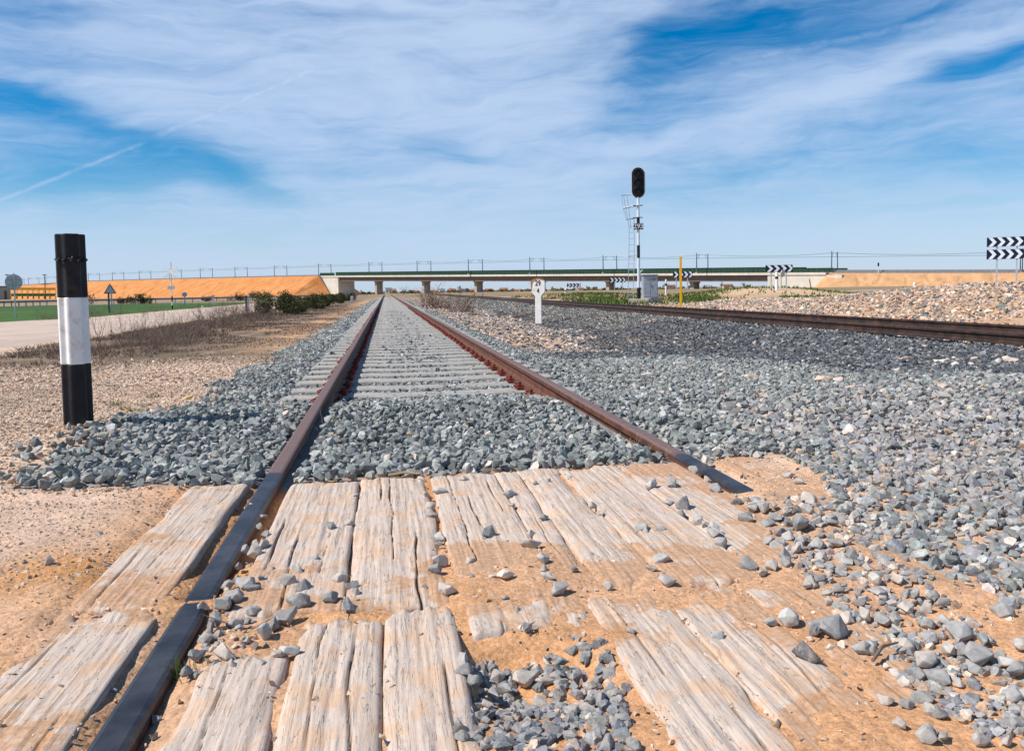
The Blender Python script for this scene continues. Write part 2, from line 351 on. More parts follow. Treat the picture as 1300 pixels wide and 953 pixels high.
# ---------------------------------------------------------------- lie of the land
XL, XR, XC = -.469, 1.269, .40
def c2(Y): return 9.67+.018*np.maximum(Y-40, 0)
LV = [(280,640,-0.0175),(220,640,-0.0094),(215,720,-0.0040),(160,730,-0.0020),(100,820,-0.0139),(40,850,-0.0139),(150,840,-0.0130),(100,660,0.0000),(60,760,0.0000),(10,830,0.0020),(10,700,0.0020),
 (262,700,-0.0094),(300,650,-0.0198),(190,800,-0.0094),(262,752,0.0120),(240,768,0.0100),(400,640,-0.0193),(500,650,-0.0193),(600,635,-0.0193),(700,635,-0.0175),(790,640,-0.0121),(880,640,-0.0085),(440,735,-0.0080),(350,730,-0.0040),
 (300,790,-0.0120),(385,775,0.0060),(470,820,-0.0200),(530,780,-0.0160),(560,840,-0.0175),(560,720,0.0060),(620,735,0.0140),(680,705,0.0120),(750,700,-0.0120),(600,765,0.0080),(700,785,-0.0130),(640,785,-0.0103),
 (780,810,0.0000),(840,735,0.0040),(900,690,-0.0040),(820,850,-0.0180),(900,845,-0.0140),(880,790,-0.0120),(950,770,-0.0040),(1000,850,-0.0100),(1000,700,0.0120),(1000,640,0.0140),(970,600,0.0060),(1050,720,0.0160),(1100,700,0.0080),
 (1150,760,0.0160),(1250,800,0.0200),(1250,600,0.0000),(1300,550,0.0000),(300,920,-0.0153),(500,920,-0.0198),(700,930,-0.0130),(900,920,-0.0094),(1100,920,0.0120),(1280,900,0.0120),(30,930,0.0000),(680,845,-0.0600),(650,830,-0.0600),(730,840,-0.0500),
 (430,690,-0.0175),(500,710,-0.0148),(720,660,-0.0130),(640,670,-0.0148),(660,735,0.0140),(850,680,-0.0140)]
LVP = np.array([[*at(a, c)[:2], v] for a, c, v in LV])
def level(X, Y, keep=True):
    w = 0.; s_ = 0.
    for px, py, v in LVP:
        k = 1/(((X-px)**2+(Y-py)**2)+.0012)**1.7; w = w+k; s_ = s_+k*v
    return s_/w
def H(X, Y):
    X = np.asarray(X, float); Y = np.asarray(Y, float)
    zl = -.02-.14*S(Y, 4, 7.5)-.17*S(Y, 7.5, 13)-.15*S(Y, 110, 220)-.7*S(Y, 350, 700)
    zr = -.02-.10*S(Y, 4.5, 8)-.40*S(Y, 8, 15)+.2*S(Y, 60, 140)
    zf = -.02-.10*S(Y, 3, 8)-.10*S(Y, 60, 200)-.7*S(Y, 350, 700)     # right of the second track
    side = S(X, XC-.5, XC+.5); z = zl*(1-side)+zr*side
    f2 = S(X, 9.6, 12.5); z = z*(1-f2)+zf*f2
    # first track bed
    zb = -.05-.03*S(Y, 3.2, 3.6)-.125*S(Y, 5.7, 7.3)
    cen = np.exp(-((X-XC)/.33)**2)*.006*S(Y, 7, 12)
    zb = zb+cen
    d = np.abs(X-XC); k = 1-S(d, 1.5, 2.25)
    k = k*S(Y, 2.9, 3.3)*(1-S(Y, 205, 235)); z = z*(1-k)+zb*k
    # second track bed with its shoulders
    zc = -.19; d2 = X-c2(Y); k = np.where(d2 < 0, 1-S(-d2, 1.7, 4.6), 1-S(d2, 1.6, 2.3)); k = k*S(Y, 4.5, 8.5)*(1-S(Y, 330, 380))
    z = z*(1-k)+zc*k
    # rubble bank beyond the second track, sand mound farther on
    amp = .78-.56*S(Y, 21, 34)-.1*S(Y, 34, 45)
    z = z+amp*S(X, 12.0, 16.2+.06*Y)*(1-S(X, 26, 40))*S(Y, 4, 9)*(1-S(Y, 36, 50))*(.88+.24*fbm(X*.5, Y*.5, 5))
    mp = aty(965, 368, 56); z = z+.72*np.exp(-((X-mp[0])/4.2)**2-((Y-mp[1])/9.)**2)*(.9+.25*fbm(X*.6, Y*.6, 8))
    mp = aty(740, 372, 75); z = z+.35*np.exp(-((X-mp[0])/5.5)**2-((Y-mp[1])/10.)**2)
    # small relief
    near = (1-S(Y, 3.3, 4.2))*S(Y, .3, .9)*(1-S(np.abs(X-.6), 2.2, 3.4))
    z = z+(fbm(X*.35, Y*.35, 3)-.5)*.10*(1-near)*S(Y, 5, 12)*S(d, 2.3, 4.)*(1-.85*S(-X, 5.5, 7.5))+(fbm(X*2.2, Y*2.2, 4)-.5)*.03*(1-near)*S(d, 1.6, 2.6)*(1-S(-X, 5.5, 7.5))
    m = near > 0
    if np.any(m):
        lv = np.zeros_like(z); lv[m] = level(X[m], Y[m]); side_ = np.where((X[m] > -.78) & (X[m] < 1.62), 1., 0.); lv[m] = np.where((lv[m] > 0) & (side_ > 0), lv[m]*.75, lv[m])-.0085*side_+.009*side_*(1-S(Y[m], 1.8, 2.0))*(lv[m] < 0)*(lv[m] > -.035)+(fbm(X[m]*5, Y[m]*5, 21, 5, .6)-.5)*.03+(fbm(X[m]*30, Y[m]*30, 22, 4, .65)-.5)*.007
        lv = lv-.03*np.exp(-((X-XL)/.055)**2)*(1-np.exp(-((Y-2.03)/.04)**2))+.016*np.exp(-((X-XR)/.08)**2)*(1-S(Y, 2.66, 2.78))-.035*np.exp(-((X-XR)/.09)**2)*S(Y, 2.72, 2.86)-.045*np.exp(-((X-(XL+.075))/.028)**2)*S(Y, 2.25, 2.6)        # flangeway beside the left rail
        z = z*(1-near)+lv*near
    return z
xs = np.concatenate([-np.geomspace(3.2, 6000, 130)[::-1][:-1]-0, np.arange(-3.2, 3.4, .02), np.geomspace(3.4, 6000, 150)])
ys = np.concatenate([np.linspace(-80, .2, 24)[:-1], np.arange(.2, .95, .05), np.arange(.95, 3.5, .0125), np.geomspace(3.5, 7500, 260)])
GX, GY = np.meshgrid(xs, ys); GZ = H(GX, GY)
def colr(X, Y):
    n = fbm(X*.7, Y*.7, 31, 5); n2 = fbm(X*.12, Y*.12, 33, 5); nf = fbm(X*6, Y*6, 35, 4); nn = (n-.5)*2
    def c(t): return np.array(t)[None, None, :] if X.ndim == 2 else np.array(t)[None, :]
    def mx(a, b_, t): return a*(1-t[..., None])+b_*t[..., None]
    C = mx(c((.57, .41, .30)), c((.54, .28, .13)), S(n, .35, .65))                       # pale tan to orange dust
    grav = S(-X, .9, 1.3)*S(Y+nn*.6, 3.2, 4.4); C = mx(C, c((.60, .435, .31)), grav); C = mx(C, c((.66, .48, .365)), S(-X, .8, 1.1)*(1-S(Y, 3.2, 4))*(.35+.5*S(n, .4, .6)))       # pinkish gravel left of the line
    orr = np.exp(-((X-at(150, 720)[0])/.35)**2-((Y-at(150, 720)[1])/.22)**2); C = mx(C, c((.50, .24, .085)), np.clip(orr*1.3*S(nf, .3, .7)+.4*orr, 0, 1)*.8)
    rr = S(X, .2, .5)*(1-S(Y, 2.6, 3.4)); C = mx(C, c((.56, .31, .165)), rr*.65)
    scrub = S(Y+nn*1.6, 12.6, 14.2)*S(-X+nn*.9, 1.5, 2.2)*(1-S(-X+nn*1.2, 6.8, 7.6)); C = mx(C, c((.17, .12, .08)), scrub*(.7+.3*S(nf, .3, .6)))
    pat = scrub*S(n, .56, .64)*S(n2, .4, .6); C = mx(C, c((.45, .27, .15)), pat*.8)
    og = S(Y, 13, 20)*(1-S(Y, 150, 220))*np.exp(-((X+2.35)/.55)**2)*S(nf, .3, .55); C = mx(C, c((.52, .31, .17)), og)
    spot = S(-X, 2.2, 3.2)*S(Y, 6, 9)*(1-S(Y, 13, 14))*S(n, .55, .66); C = mx(C, c((.23, .165, .115)), spot*.8)
    band = np.exp(-((Y-3.9)/.28)**2)*S(-X, 1.35, 1.9)*S(nf, .35, .6); C = mx(C, c((.16, .12, .085)), band*.75)
    bed = (1-S(np.abs(X-XC)+(nn*.12), 1.7, 2.0))*S(Y, 3.3, 3.45); C = mx(C, mx(c((.24, .245, .245)), c((.36, .365, .36)), S(Y, 12, 30)), bed)
    rb = S(X+nn*.3, 1.9, 2.3)*(1-S(X, 8.5, 9))*S(Y, 1, 1.6)*(1-S(Y, 13, 15)); C = mx(C, c((.34, .295, .255)), rb*.85)
    b2 = S(X+nn*.5, 4.2, 5.6)*(1-S(X, c2(Y)+1.7, c2(Y)+2.2))*S(Y, 8, 10); C = mx(C, c((.12, .12, .125)), b2*.9)
    mid = S(X, 2.2, 2.6)*(1-S(X, 4.6, 6.5))*S(Y, 15, 18)*(1-S(Y, 150, 200)); C = mx(C, c((.50, .345, .235)), mid)
    bank = S(X, 11.6, 12.2)*(1-S(Y, 60, 80))*S(Y, 5, 7); C = mx(C, c((.50, .32, .195)), bank)
    gr = S(Y, 34, 44)*S(X, 9, 12)*S(n, .40, .5)*(1-S(Y, 200, 300)); mp = aty(965, 368, 56)
    gr = gr*(1-np.exp(-((X-mp[0])/3.6)**2-((Y-mp[1]+4)/9.)**2)); C = mx(C, c((.085, .10, .035)), np.clip(gr, 0, 1)*.6); C = mx(C, c((.60, .41, .26)), np.exp(-((X-mp[0])/4.5)**2-((Y-mp[1]+2)/11.)**2))
    far = S(Y, 95, 135); C = mx(C, mx(c((.36, .24, .15)), c((.20, .17, .10)), S(n2, .35, .65)), far*.9)
    return np.clip(C, 0, 1)
GC = colr(GX, GY)
def gridmesh(name, X, Y, Z, C=None, mat_=None, extra=None):
    ny, nx = X.shape; me = bpy.data.meshes.new(name); me.vertices.add(nx*ny); co = np.stack([X, Y, Z], -1).reshape(-1).astype(np.float32)
    me.vertices.foreach_set('co', co); i = np.arange(nx*ny).reshape(ny, nx); q = np.stack([i[:-1, :-1], i[:-1, 1:], i[1:, 1:], i[1:, :-1]], -1).reshape(-1, 4)
    me.loops.add(q.size); me.loops.foreach_set('vertex_index', q.reshape(-1).astype(np.int32)); me.polygons.add(len(q)); me.polygons.foreach_set('loop_start', (np.arange(len(q))*4).astype(np.int32))
    me.polygons.foreach_set('use_smooth', np.ones(len(q), bool)); me.update(calc_edges=True)
    if C is not None:
        a = me.attributes.new('col', 'FLOAT_COLOR', 'POINT'); a.data.foreach_set('color', np.concatenate([C, np.ones(C.shape[:-1]+(1,))], -1).reshape(-1).astype(np.float32))
    if extra is not None:
        for k, v in extra.items(): a = me.attributes.new(k, 'FLOAT', 'POINT'); a.data.foreach_set('value', v.reshape(-1).astype(np.float32))
    if mat_: me.materials.append(mat_)
    return link(bpy.data.objects.new(name, me))
g = gridmesh('ground', GX, GY, GZ, GC, M_['ground']); tag(g, kind='structure')
def Hs(x, y): return float(H(np.array([x, x]), np.array([y, y]))[0])

# gravel road and cereal field to the left, asphalt lane at the foot of the embankment
def strip(name, fx0, fx1, yv, n, m, dz=.012, pw=1., ex=12):
    yv = np.array(yv, float); t = 1-(1-np.linspace(0, 1, n)[None, :])**pw; Y = yv[:, None]+0*t; a = fx0(yv)[:, None]; c = fx1(yv)[:, None]; X = a+(c-a)*t
    return tag(gridmesh(name, X, Y, H(X, Y)+dz-(dz+.05)*np.abs(2*t-1)**ex, None, m), kind='structure')
yy = np.concatenate([np.linspace(15.2, 60, 70), np.linspace(61, 150, 50)])
strip('gravel_road', lambda y: -14.8-2.4*(1-S(y, 37, 44))+(fbm(y*.25, y*0+2, 51)-.5)*1.2+.035*np.maximum(y-50, 0)-2.5*(1-S(y, 15, 24)), lambda y: -7.6+(fbm(y*.5, y*0, 52)-.5)*1.3-.015*np.maximum(y-30, 0), yy, 26, M_['road'], .035)
strip('field', lambda y: -400+0*y, lambda y: -14.6-2.4*(1-S(y, 37, 44))-.10*np.maximum(y-92, 0)+(fbm(y*.3, y*0, 53)-.5)*1.2, np.linspace(36, 108, 80), 60, M_['field'], .05, 3., 400)

# ---------------------------------------------------------------- rails
def rail_poly():
    h, hw, ww, fw = .159, .035, .008, .07
    P = [(-fw, -h), (fw, -h), (fw, -h+.011), (ww+.012, -h+.028), (ww, -h+.045), (ww, -.052), (hw-.002, -.038), (hw, -.012), (hw-.004, -.004), (hw-.013, 0)]
    return P+[(-a, c) for a, c in P[::-1]][:-2]+[(-fw, -h+.011)]
RP = [(-.07, -.159), (.07, -.159), (.07, -.148), (.02, -.131), (.008, -.114), (.008, -.052), (.033, -.038), (.035, -.012), (.031, -.004), (.022, 0.),
      (-.022, 0.), (-.031, -.004), (-.035, -.012), (-.033, -.038), (-.008, -.052), (-.008, -.114), (-.02, -.131), (-.07, -.148)]
def rail(label, fx, ysamp, m, zoff=0.):
    V_ = []; n = len(RP)
    for y in ysamp: V_ += [(fx(y)+a, y, c+zoff) for a, c in RP]
    F_ = [(i*n+k, (i+1)*n+k, (i+1)*n+(k+1) % n, i*n+(k+1) % n) for i in range(len(ysamp)-1) for k in range(n)]
    F_ += [tuple(range(n))[::-1], tuple((len(ysamp)-1)*n+k for k in range(n))]
    o = meshobj('rail', V_, F_, m); finish(o); return tag(o, label, 'rail', 'rails of the two tracks')
ysr = np.concatenate([np.linspace(-6, 8, 141), np.geomspace(8.2, 226, 60)])
wob = lambda s0: (lambda y: .0035*math.sin(y*.7+s0)*min(1, y/20))
rail('rusty left rail of the near track, its head rubbed dark where it crosses the boards', lambda y: XL+wob(0)(y), ysr, M_['rail'])
rail('rusty right rail of the near track, its near end buried under orange dirt', lambda y: XR+wob(2)(y), ysr, M_['rail'])
ysr2 = np.concatenate([np.linspace(3.5, 40, 60), np.linspace(41, 350, 80)])
rail('dark rail of the far right track, the one nearer to the signs with numbers on white', lambda y: float(c2(y))-.868, ysr2, M_['rail_dark']).__setitem__('label', 'dark brown rail of the right-hand track, the one nearer the camera')
rail('dark brown rail of the right-hand track, the one on the signal side', lambda y: float(c2(y))+.868, ysr2, M_['rail_dark'])

# ---------------------------------------------------------------- concrete sleepers with red clips
def sleeper_bm():
    P = []   # half length stations: (x, half width top, z top)
    st_ = [(-1.3, .10, -.178), (-1.27, .115, -.170), (-.60, .125, -.166), (-.30, .115, -.172), (.30, .115, -.172), (.60, .125, -.166), (1.27, .115, -.170), (1.3, .10, -.178)]
    V_ = []; F_ = []
    for x, w, z in st_: V_ += [(x, -w-.03, z-.12), (x, -w-.006, z-.012), (x, -w+.012, z), (x, w-.012, z), (x, w+.006, z-.012), (x, w+.03, z-.12)]
    for i in range(len(st_)-1):
        for k in range(5): F_.append((i*6+k, (i+1)*6+k, (i+1)*6+k+1, i*6+k+1))
    F_ += [tuple(range(6)), tuple(42+k for k in range(6))[::-1]]
    return V_, F_
SV, SF = sleeper_bm()
sl = meshobj('sleeper', SV, SF, M_['sleeper']); finish(sl); shade_by_angle(sl, 25)
tag(sl, 'pale concrete sleeper half sunk in grey ballast under the near track', 'sleeper', 'concrete sleepers of the near track')
for sx in (XL-XC, XR-XC):
    for sd_ in (-1, 1):
        mb = MB(); x0 = sx+sd_*.085
        mb.box((x0, 0, -.150), (.07, .13, .022), 0, .004)
        mb.tube([(x0-sd_*.035, -.045, -.138), (x0+sd_*.02, -.05, -.122), (x0+sd_*.045, -.02, -.128), (x0+sd_*.045, .02, -.128), (x0+sd_*.02, .05, -.122), (x0-sd_*.035, .045, -.138)], .011, 6)
        mb.tube([(x0, 0, -.15), (x0, 0, -.098)], .014, 6)
        o = mb.build('clip', M_['clip'], sl)
for i in range(1, 225):
    pass
y = 6.15; first = True; k = 0
while y < 139:
    if first: s_ = sl; first = False
    elif y < 45: s_ = copy_tree(sl)
    else: s_ = sl.copy(); col_root.objects.link(s_)
    s_.location = (XC+rnd.uniform(-.012, .012), y, rnd.uniform(-.006, .006)); s_.rotation_euler = (0, 0, rnd.uniform(-.012, .012))
    y += .6; k += 1
# sleepers of the right-hand track
s2 = sl.copy(); first = True; y = 8.
while y < 38:
    s_ = sl.copy(); col_root.objects.link(s_); s_.location = (float(c2(y)), y, -0.05)
    tag(s_, 'pale concrete sleeper between the dark rails of the right-hand track', 'sleeper', 'concrete sleepers of the right-hand track'); y += .6
bpy.data.objects.remove(s2)

# ---------------------------------------------------------------- crossing boards
def board(x0, x1, y0, y1, seed, label, cracks=3, zt=0.):
    w = x1-x0; ny = int((y1-y0)/.011)+2; nx = int(w/.0032)+2
    u = np.linspace(0, 1, nx)[None, :]; v = np.linspace(0, 1, ny)[:, None]
    e0 = y0+(vn(u*9, u*0, seed)-.5)*.022; e1 = y1+(vn(u*11, u*0+4, seed+1)-.5)*.04
    Y = e0+(e1-e0)*v; ea = x0+(fbm(Y*3, Y*0, seed+2)-.5)*.012; eb = x1+(fbm(Y*3, Y*0, seed+3)-.5)*.012; X = ea+(eb-ea)*u
    Z = zt+(fbm(X*60, Y*1.6, seed+4, 4)-.5)*.007+(fbm(X*14, Y*.8, seed+5, 3)-.5)*.0025+(fbm(X*150, Y*9, seed+6, 2)-.5)*.003
    cr = np.zeros_like(Z)
    for k in range(cracks):
        c0 = x0+w*(.12+.76*((k+.5)/cracks+rnd.uniform(-.12, .12))); ya, yb = sorted((rnd.uniform(-.15, 1.15), rnd.uniform(-.15, 1.15)))
        if yb-ya < .35: yb = ya+.45
        cx = c0+(fbm(Y*2.5, Y*0+k, seed+20+k)-.5)*.035; wd = .0009+.0024*vn(Y*5, Y*0, seed+40+k)**2*rnd.uniform(.5, 1.4)
        wd = wd*S(v, ya, ya+.12)*(1-S(v, yb-.12, yb)); g_ = np.exp(-((X-cx)/(wd+1e-5))**2)*(wd > .0007); Z = Z-g_*(.014 if y1 > 2.2 else .007); cr = np.maximum(cr, g_)
    ed = np.minimum(X-ea, eb-X); ee = np.minimum(Y-e0, e1-Y); DU = S(level(X, Y)+(fbm(X*5, Y*5, 21, 5, .6)-.5)*.03-.001, -.020, .007); Z = Z-.008*np.exp(-(ed/.004))-.010*np.exp(-(ee/.007)); wear = fbm(X*8, Y*8, seed+60)
    Z = Z-.03*np.exp(-(ee/.05))*S(wear, .58, .75)-.02*np.exp(-(ed/.02))*S(vn(Y*6, Y*0+9, seed+61), .6, .9)
    # skirt
    def pad(a, d=0.):
        a = np.concatenate([a[:1]+d, a, a[-1:]+d], 0); return np.concatenate([a[:, :1], a, a[:, -1:]], 1)
    Zp = pad(Z); Zp[0] = zt-.12; Zp[-1] = zt-.12; Zp[:, 0] = zt-.12; Zp[:, -1] = zt-.12
    o = gridmesh('crossing_board', pad(X), pad(Y), Zp, None, M_['wood'], {'crack': pad(cr), 'dust': pad(DU)})
    o.data.polygons.foreach_set('use_smooth', np.ones(len(o.data.polygons), bool))
    return tag(o, label, 'board', 'timber boards of the level crossing')
B1 = [(-.378, -.124, 'pale cracked board right beside the left rail, in the far row'), (-.112, .136, 'pale board second from the left rail, far row, stones along its right edge'),
      (.160, .408, 'pale board third from the left rail, in the far row'), (.418, .50, 'narrow pale strip of board between two wide ones, far row'), (.512, .672, 'pale board right of the narrow strip, in the far row'),
      (.690, .925, 'dirt-stained board second from the right rail, in the far row'), (.938, 1.19, 'dirt-stained board right beside the right rail, under scattered stones')]
for i, (a, c, l) in enumerate(B1): board(a-.004, c+.004, 1.915+rnd.uniform(-.02, .02), 3.27+.035*i/6+rnd.uniform(-.015, .015), 100+i*7, l, 3 if c-a > .2 else 1)
B2 = [(-.378, -.215, 'short broken board in the near row beside the left rail'), (-.200, -.03, 'pale board second from the left rail, in the near row'), (-.018, .135, 'pale board left of the stone-filled pit, in the near row'),
      (.45, .63, 'pale board right of the stone-filled pit, in the near row'), (.64, .83, 'dusty board in the near row, second right of the stone-filled pit'), (.842, 1.02, 'dusty board in the near row, third right of the stone-filled pit'), (1.03, 1.19, 'mostly buried board in the near row beside the buried rail')]
for i, (a, c, l) in enumerate(B2): board(a-.004, c+.004, .55, 1.895+rnd.uniform(-.03, .0) if i else 1.70, 300+i*7, l, 2)
board(.165, .43, 1.735, 1.92, 371, 'short dusty board end above the stone-filled pit', 2)
board(-.762, -.545, 2.02, 3.30, 401, 'grey board outside the left rail, its far piece', 3)
board(-.765, -.54, .5, 2.01, 411, 'long grey splintered board outside the left rail, its near piece', 4)
board(1.365, 1.60, 1.9, 3.42, 421, 'orange dirt-covered board outside the right rail', 2, -.002)
# ---------------------------------------------------------------- stones
def hull(n, seed, sx=1., sy=.8, sz=.6):
    r = np.random.default_rng(seed); p = r.normal(size=(n, 3)); p /= np.linalg.norm(p, axis=1)[:, None]; p *= r.uniform(.82, 1.1, (n, 1)); p *= (sx*r.uniform(.85, 1.15), sy*r.uniform(.8, 1.2), sz*r.uniform(.75, 1.25))
    bm = bmesh.new()
    for q in p: bm.verts.new(q)
    res = bmesh.ops.convex_hull(bm, input=bm.verts[:])
    bmesh.ops.delete(bm, geom=[v for v in bm.verts if not v.link_faces], context='VERTS'); bmesh.ops.triangulate(bm, faces=bm.faces[:]); bmesh.ops.recalc_face_normals(bm, faces=bm.faces[:])
    bm.verts.index_update(); v = np.array([q.co[:] for q in bm.verts]); f = np.array([[q.index for q in t.verts] for t in bm.faces]); bm.free()
    return v*.5, f
T_hi = [hull(15, 500+i) for i in range(14)]; T_mid = [hull(10, 600+i) for i in range(12)]; T_lo = [hull(7, 700+i) for i in range(10)]
def quats(n, flat=0.5):
    yaw_ = rng.uniform(0, 2*pi, n); t1 = rng.normal(0, flat, n); t2 = rng.normal(0, flat, n)
    cz, sz = np.cos(yaw_), np.sin(yaw_); cx, sx = np.cos(t1), np.sin(t1); cy, sy = np.cos(t2), np.sin(t2)
    Rz = np.zeros((n, 3, 3)); Rz[:, 0, 0] = cz; Rz[:, 0, 1] = -sz; Rz[:, 1, 0] = sz; Rz[:, 1, 1] = cz; Rz[:, 2, 2] = 1
    Rx = np.zeros((n, 3, 3)); Rx[:, 0, 0] = 1; Rx[:, 1, 1] = cx; Rx[:, 1, 2] = -sx; Rx[:, 2, 1] = sx; Rx[:, 2, 2] = cx
    Ry = np.zeros((n, 3, 3)); Ry[:, 1, 1] = 1; Ry[:, 0, 0] = cy; Ry[:, 0, 2] = sy; Ry[:, 2, 0] = -sy; Ry[:, 2, 2] = cy
    return Rz@Rx@Ry
def scatter(name, sets, label=None, cat=None):
    """sets: list of (P, size, cols, templates, flat)"""
    VS, FS, CS = [], [], []; k0 = 0
    for P, sz, cc, T, flat in sets:
        n = len(P)
        if n == 0: continue
        Rm = quats(n, flat); w = rng.integers(0, len(T), n)
        for j, (tv, tf) in enumerate(T):
            idx = np.nonzero(w == j)[0]
            if not len(idx): continue
            v = np.einsum('nij,vj->nvi', Rm[idx], tv)*sz[idx][:, None, None]+P[idx][:, None, :]
            f = tf[None]+(np.arange(len(idx))*len(tv))[:, None, None]+k0; k0 += v.shape[0]*v.shape[1]
            VS.append(v.reshape(-1, 3)); FS.append(f.reshape(-1, 3)); CS.append(np.repeat(cc[idx], len(tv), axis=0))
    Vv = np.concatenate(VS); Ff = np.concatenate(FS); Cc = np.concatenate(CS)
    me = bpy.data.meshes.new(name); me.vertices.add(len(Vv)); me.vertices.foreach_set('co', Vv.reshape(-1).astype(np.float32))
    me.loops.add(Ff.size); me.loops.foreach_set('vertex_index', Ff.reshape(-1).astype(np.int32)); me.polygons.add(len(Ff)); me.polygons.foreach_set('loop_start', (np.arange(len(Ff))*3).astype(np.int32))
    me.update(calc_edges=True); me.polygons.foreach_set('use_smooth', np.zeros(len(Ff), bool))
    a = me.attributes.new('col', 'FLOAT_COLOR', 'POINT'); a.data.foreach_set('color', np.concatenate([Cc, np.ones((len(Cc), 1))], 1).reshape(-1).astype(np.float32))
    me.materials.append(M_['stone']); o = link(bpy.data.objects.new(name, me)); print(name, len(Ff)); return tag(o, label, cat, kind='stuff')
def jit(x0, x1, y0, y1, s):
    nx, ny = max(1, int((x1-x0)/s)), max(1, int((y1-y0)/s)); X, Y = np.meshgrid(np.linspace(x0, x1, nx), np.linspace(y0, y1, ny)); X = X+rng.uniform(-.65, .65, X.shape)*s; Y = Y+rng.uniform(-.65, .65, Y.shape)*s
    return X.ravel(), Y.ravel()
GREYS = np.array([(.25, .27, .255), (.305, .31, .29), (.165, .18, .175), (.41, .405, .375), (.28, .28, .25), (.195, .20, .192)])
DARKS = np.array([(.085, .092, .10), (.12, .128, .135), (.055, .06, .066), (.15, .155, .158), (.09, .095, .098), (.24, .24, .235)])
TANS = np.array([(.52, .38, .28), (.60, .48, .39), (.48, .33, .22), (.40, .33, .27), (.30, .29, .28), (.62, .53, .45)])
PINK = np.array([(.56, .39, .27), (.62, .46, .34), (.48, .31, .20), (.64, .52, .41), (.40, .29, .21)])
DUSTY = np.array([(.30, .285, .27), (.36, .33, .30), (.26, .265, .27), (.42, .37, .32), (.34, .325, .32), (.24, .24, .24)])
def pick(pal, n, odd=None, podd=0.):
    c = pal[rng.integers(0, len(pal), n)]*rng.uniform(.80, 1.2, (n, 1))*rng.normal(1, .014, (n, 3))
    if odd is not None: m = rng.uniform(size=n) < podd; c[m] = odd[rng.integers(0, len(odd), m.sum())]
    return np.clip(c, .01, .8)
def clear_rails(X, Y, r):
    z = np.ones(len(X), bool)
    for xr in (XL, XR): z &= ~((np.abs(X-xr) < .045+r*.45+.016*(Y < 6)))
    return z
# -- light grey ballast of the near track and the foreground to its right
def ballast_mask(X, Y):
    n = fbm(X*2.3, Y*2.3, 77, 4)-.5
    left = X > -1.62-.03*(Y-3.2)*(Y < 6)+n*.7+.7*S(-Y, -3.6, -3.15)+.25*(rng.uniform(size=len(X))-.5)
    edge = 1.14+.34*S(Y, 2.1, 3.1)+.12*n          # right-hand foreground, outside the outer board
    rightfar = X < 8.2
    a = (Y > 3.33+.10*n) & left & rightfar
    b_ = (Y <= 3.45) & (X > edge+.16) & (Y > .9)
    return a | b_
def dark_mask(X, Y):
    n = fbm(X*1.1, Y*1.1, 78, 4)-.5
    return (X > np.where(Y < 14, 2.7+.30*(14-Y), 2.7+.10*(Y-14))+n*1.5) & (Y < 70) & (Y > 5.5+.12*X+n*1.1)
def tan_mask(X, Y):
    n = fbm(X*.5, Y*.5, 79, 4)-.5
    return (X > 2.35) & (X < 4.6+.03*(Y-16)+n*3.2) & (Y > 15.5+n*7)
def zone_cols(X, Y):
    n = len(X); C = pick(GREYS, n, TANS, .02); dm = dark_mask(X, Y)
    if dm.any(): C[dm] = pick(DARKS, dm.sum(), TANS, .035+.05*0)
    nb = (~dm) & (Y > 4.2+.12*X) & (X > 2.4+.30*np.maximum(14-Y, 0)*.8) & (rng.uniform(size=n) < .24); C[nb] = pick(DARKS*1.25, nb.sum())
    tm = tan_mask(X, Y)
    if tm.any(): C[tm] = pick(TANS, tm.sum(), DARKS, .32)
    far = (Y > 22) & (X > 6.) & ~tm
    if far.any(): C[far] = pick(GREYS*.6, far.sum(), TANS, .2)
    fm = (Y < 5.6+.25*X) & (X > 1.9) & (rng.uniform(size=n) < S(-(Y-.12*X), -6.2, -3.4)*.97)
    if fm.any(): C[fm] = pick(DUSTY, fm.sum(), TANS, .05)
    return C
ns_cov = lambda X, Y: fbm(X*1.6+3, Y*1.6, 91, 4)
sets = []
X, Y = jit(-2.3, 8.2, .95, 9.2, .040); m = ballast_mask(X, Y) & clear_rails(X, Y, .04)
bare = (ns_cov(X, Y) > .60) & (Y < 3.6) & (X > 2.); m &= ~(bare & (rng.uniform(size=len(X)) < .85)); 
rel = np.abs((X-XC)); m &= ~((Y > 6.3) & (rel < 1.5) & (rng.uniform(size=len(X)) < (.26+.18*(np.abs(rel-.5) < .3)+.35*(rel > .95))*(.35+.65*S(Y, 6.3, 8.5))))
vis = (X > -.68*Y*.62-.3) & (X < .86*Y+.6); m &= vis; m &= ~((X < -1.2) & (Y < 5.2) & (rng.uniform(size=len(X)) < S(-X, 1.2, 2.1)*.9))
X, Y = X[m], Y[m]; sz = rng.gamma(16, .052/16, len(X)).clip(.024, .095); rf = (Y < 3.9) & (X > 1.3); sz *= np.where(rf, .80, 1.0)
Z = H(X, Y)+rng.uniform(-.004, .022, len(X)); Z -= rf*.006; inn = (Y > 3.3) & (Y < 5.8); Z += inn*rng.uniform(0, .02, len(X)); sz = np.where(dark_mask(X, Y), sz*1.2, sz)
sets.append((np.stack([X, Y, Z], 1), sz, zone_cols(X, Y), T_hi, .55))
X, Y = jit(1.3, 4.4, .95, 4.3, .031); m = ballast_mask(X, Y) & clear_rails(X, Y, .04) & ~((ns_cov(X, Y) > .63) & (rng.uniform(size=len(X)) < .8)) & (X < .86*Y+.5); X, Y = X[m], Y[m]
sets.append((np.stack([X, Y, H(X, Y)+rng.uniform(-.006, .010, len(X))], 1), rng.gamma(12, .038/12, len(X)).clip(.018, .07), pick(DUSTY*.95, len(X), TANS, .05), T_hi, .4))
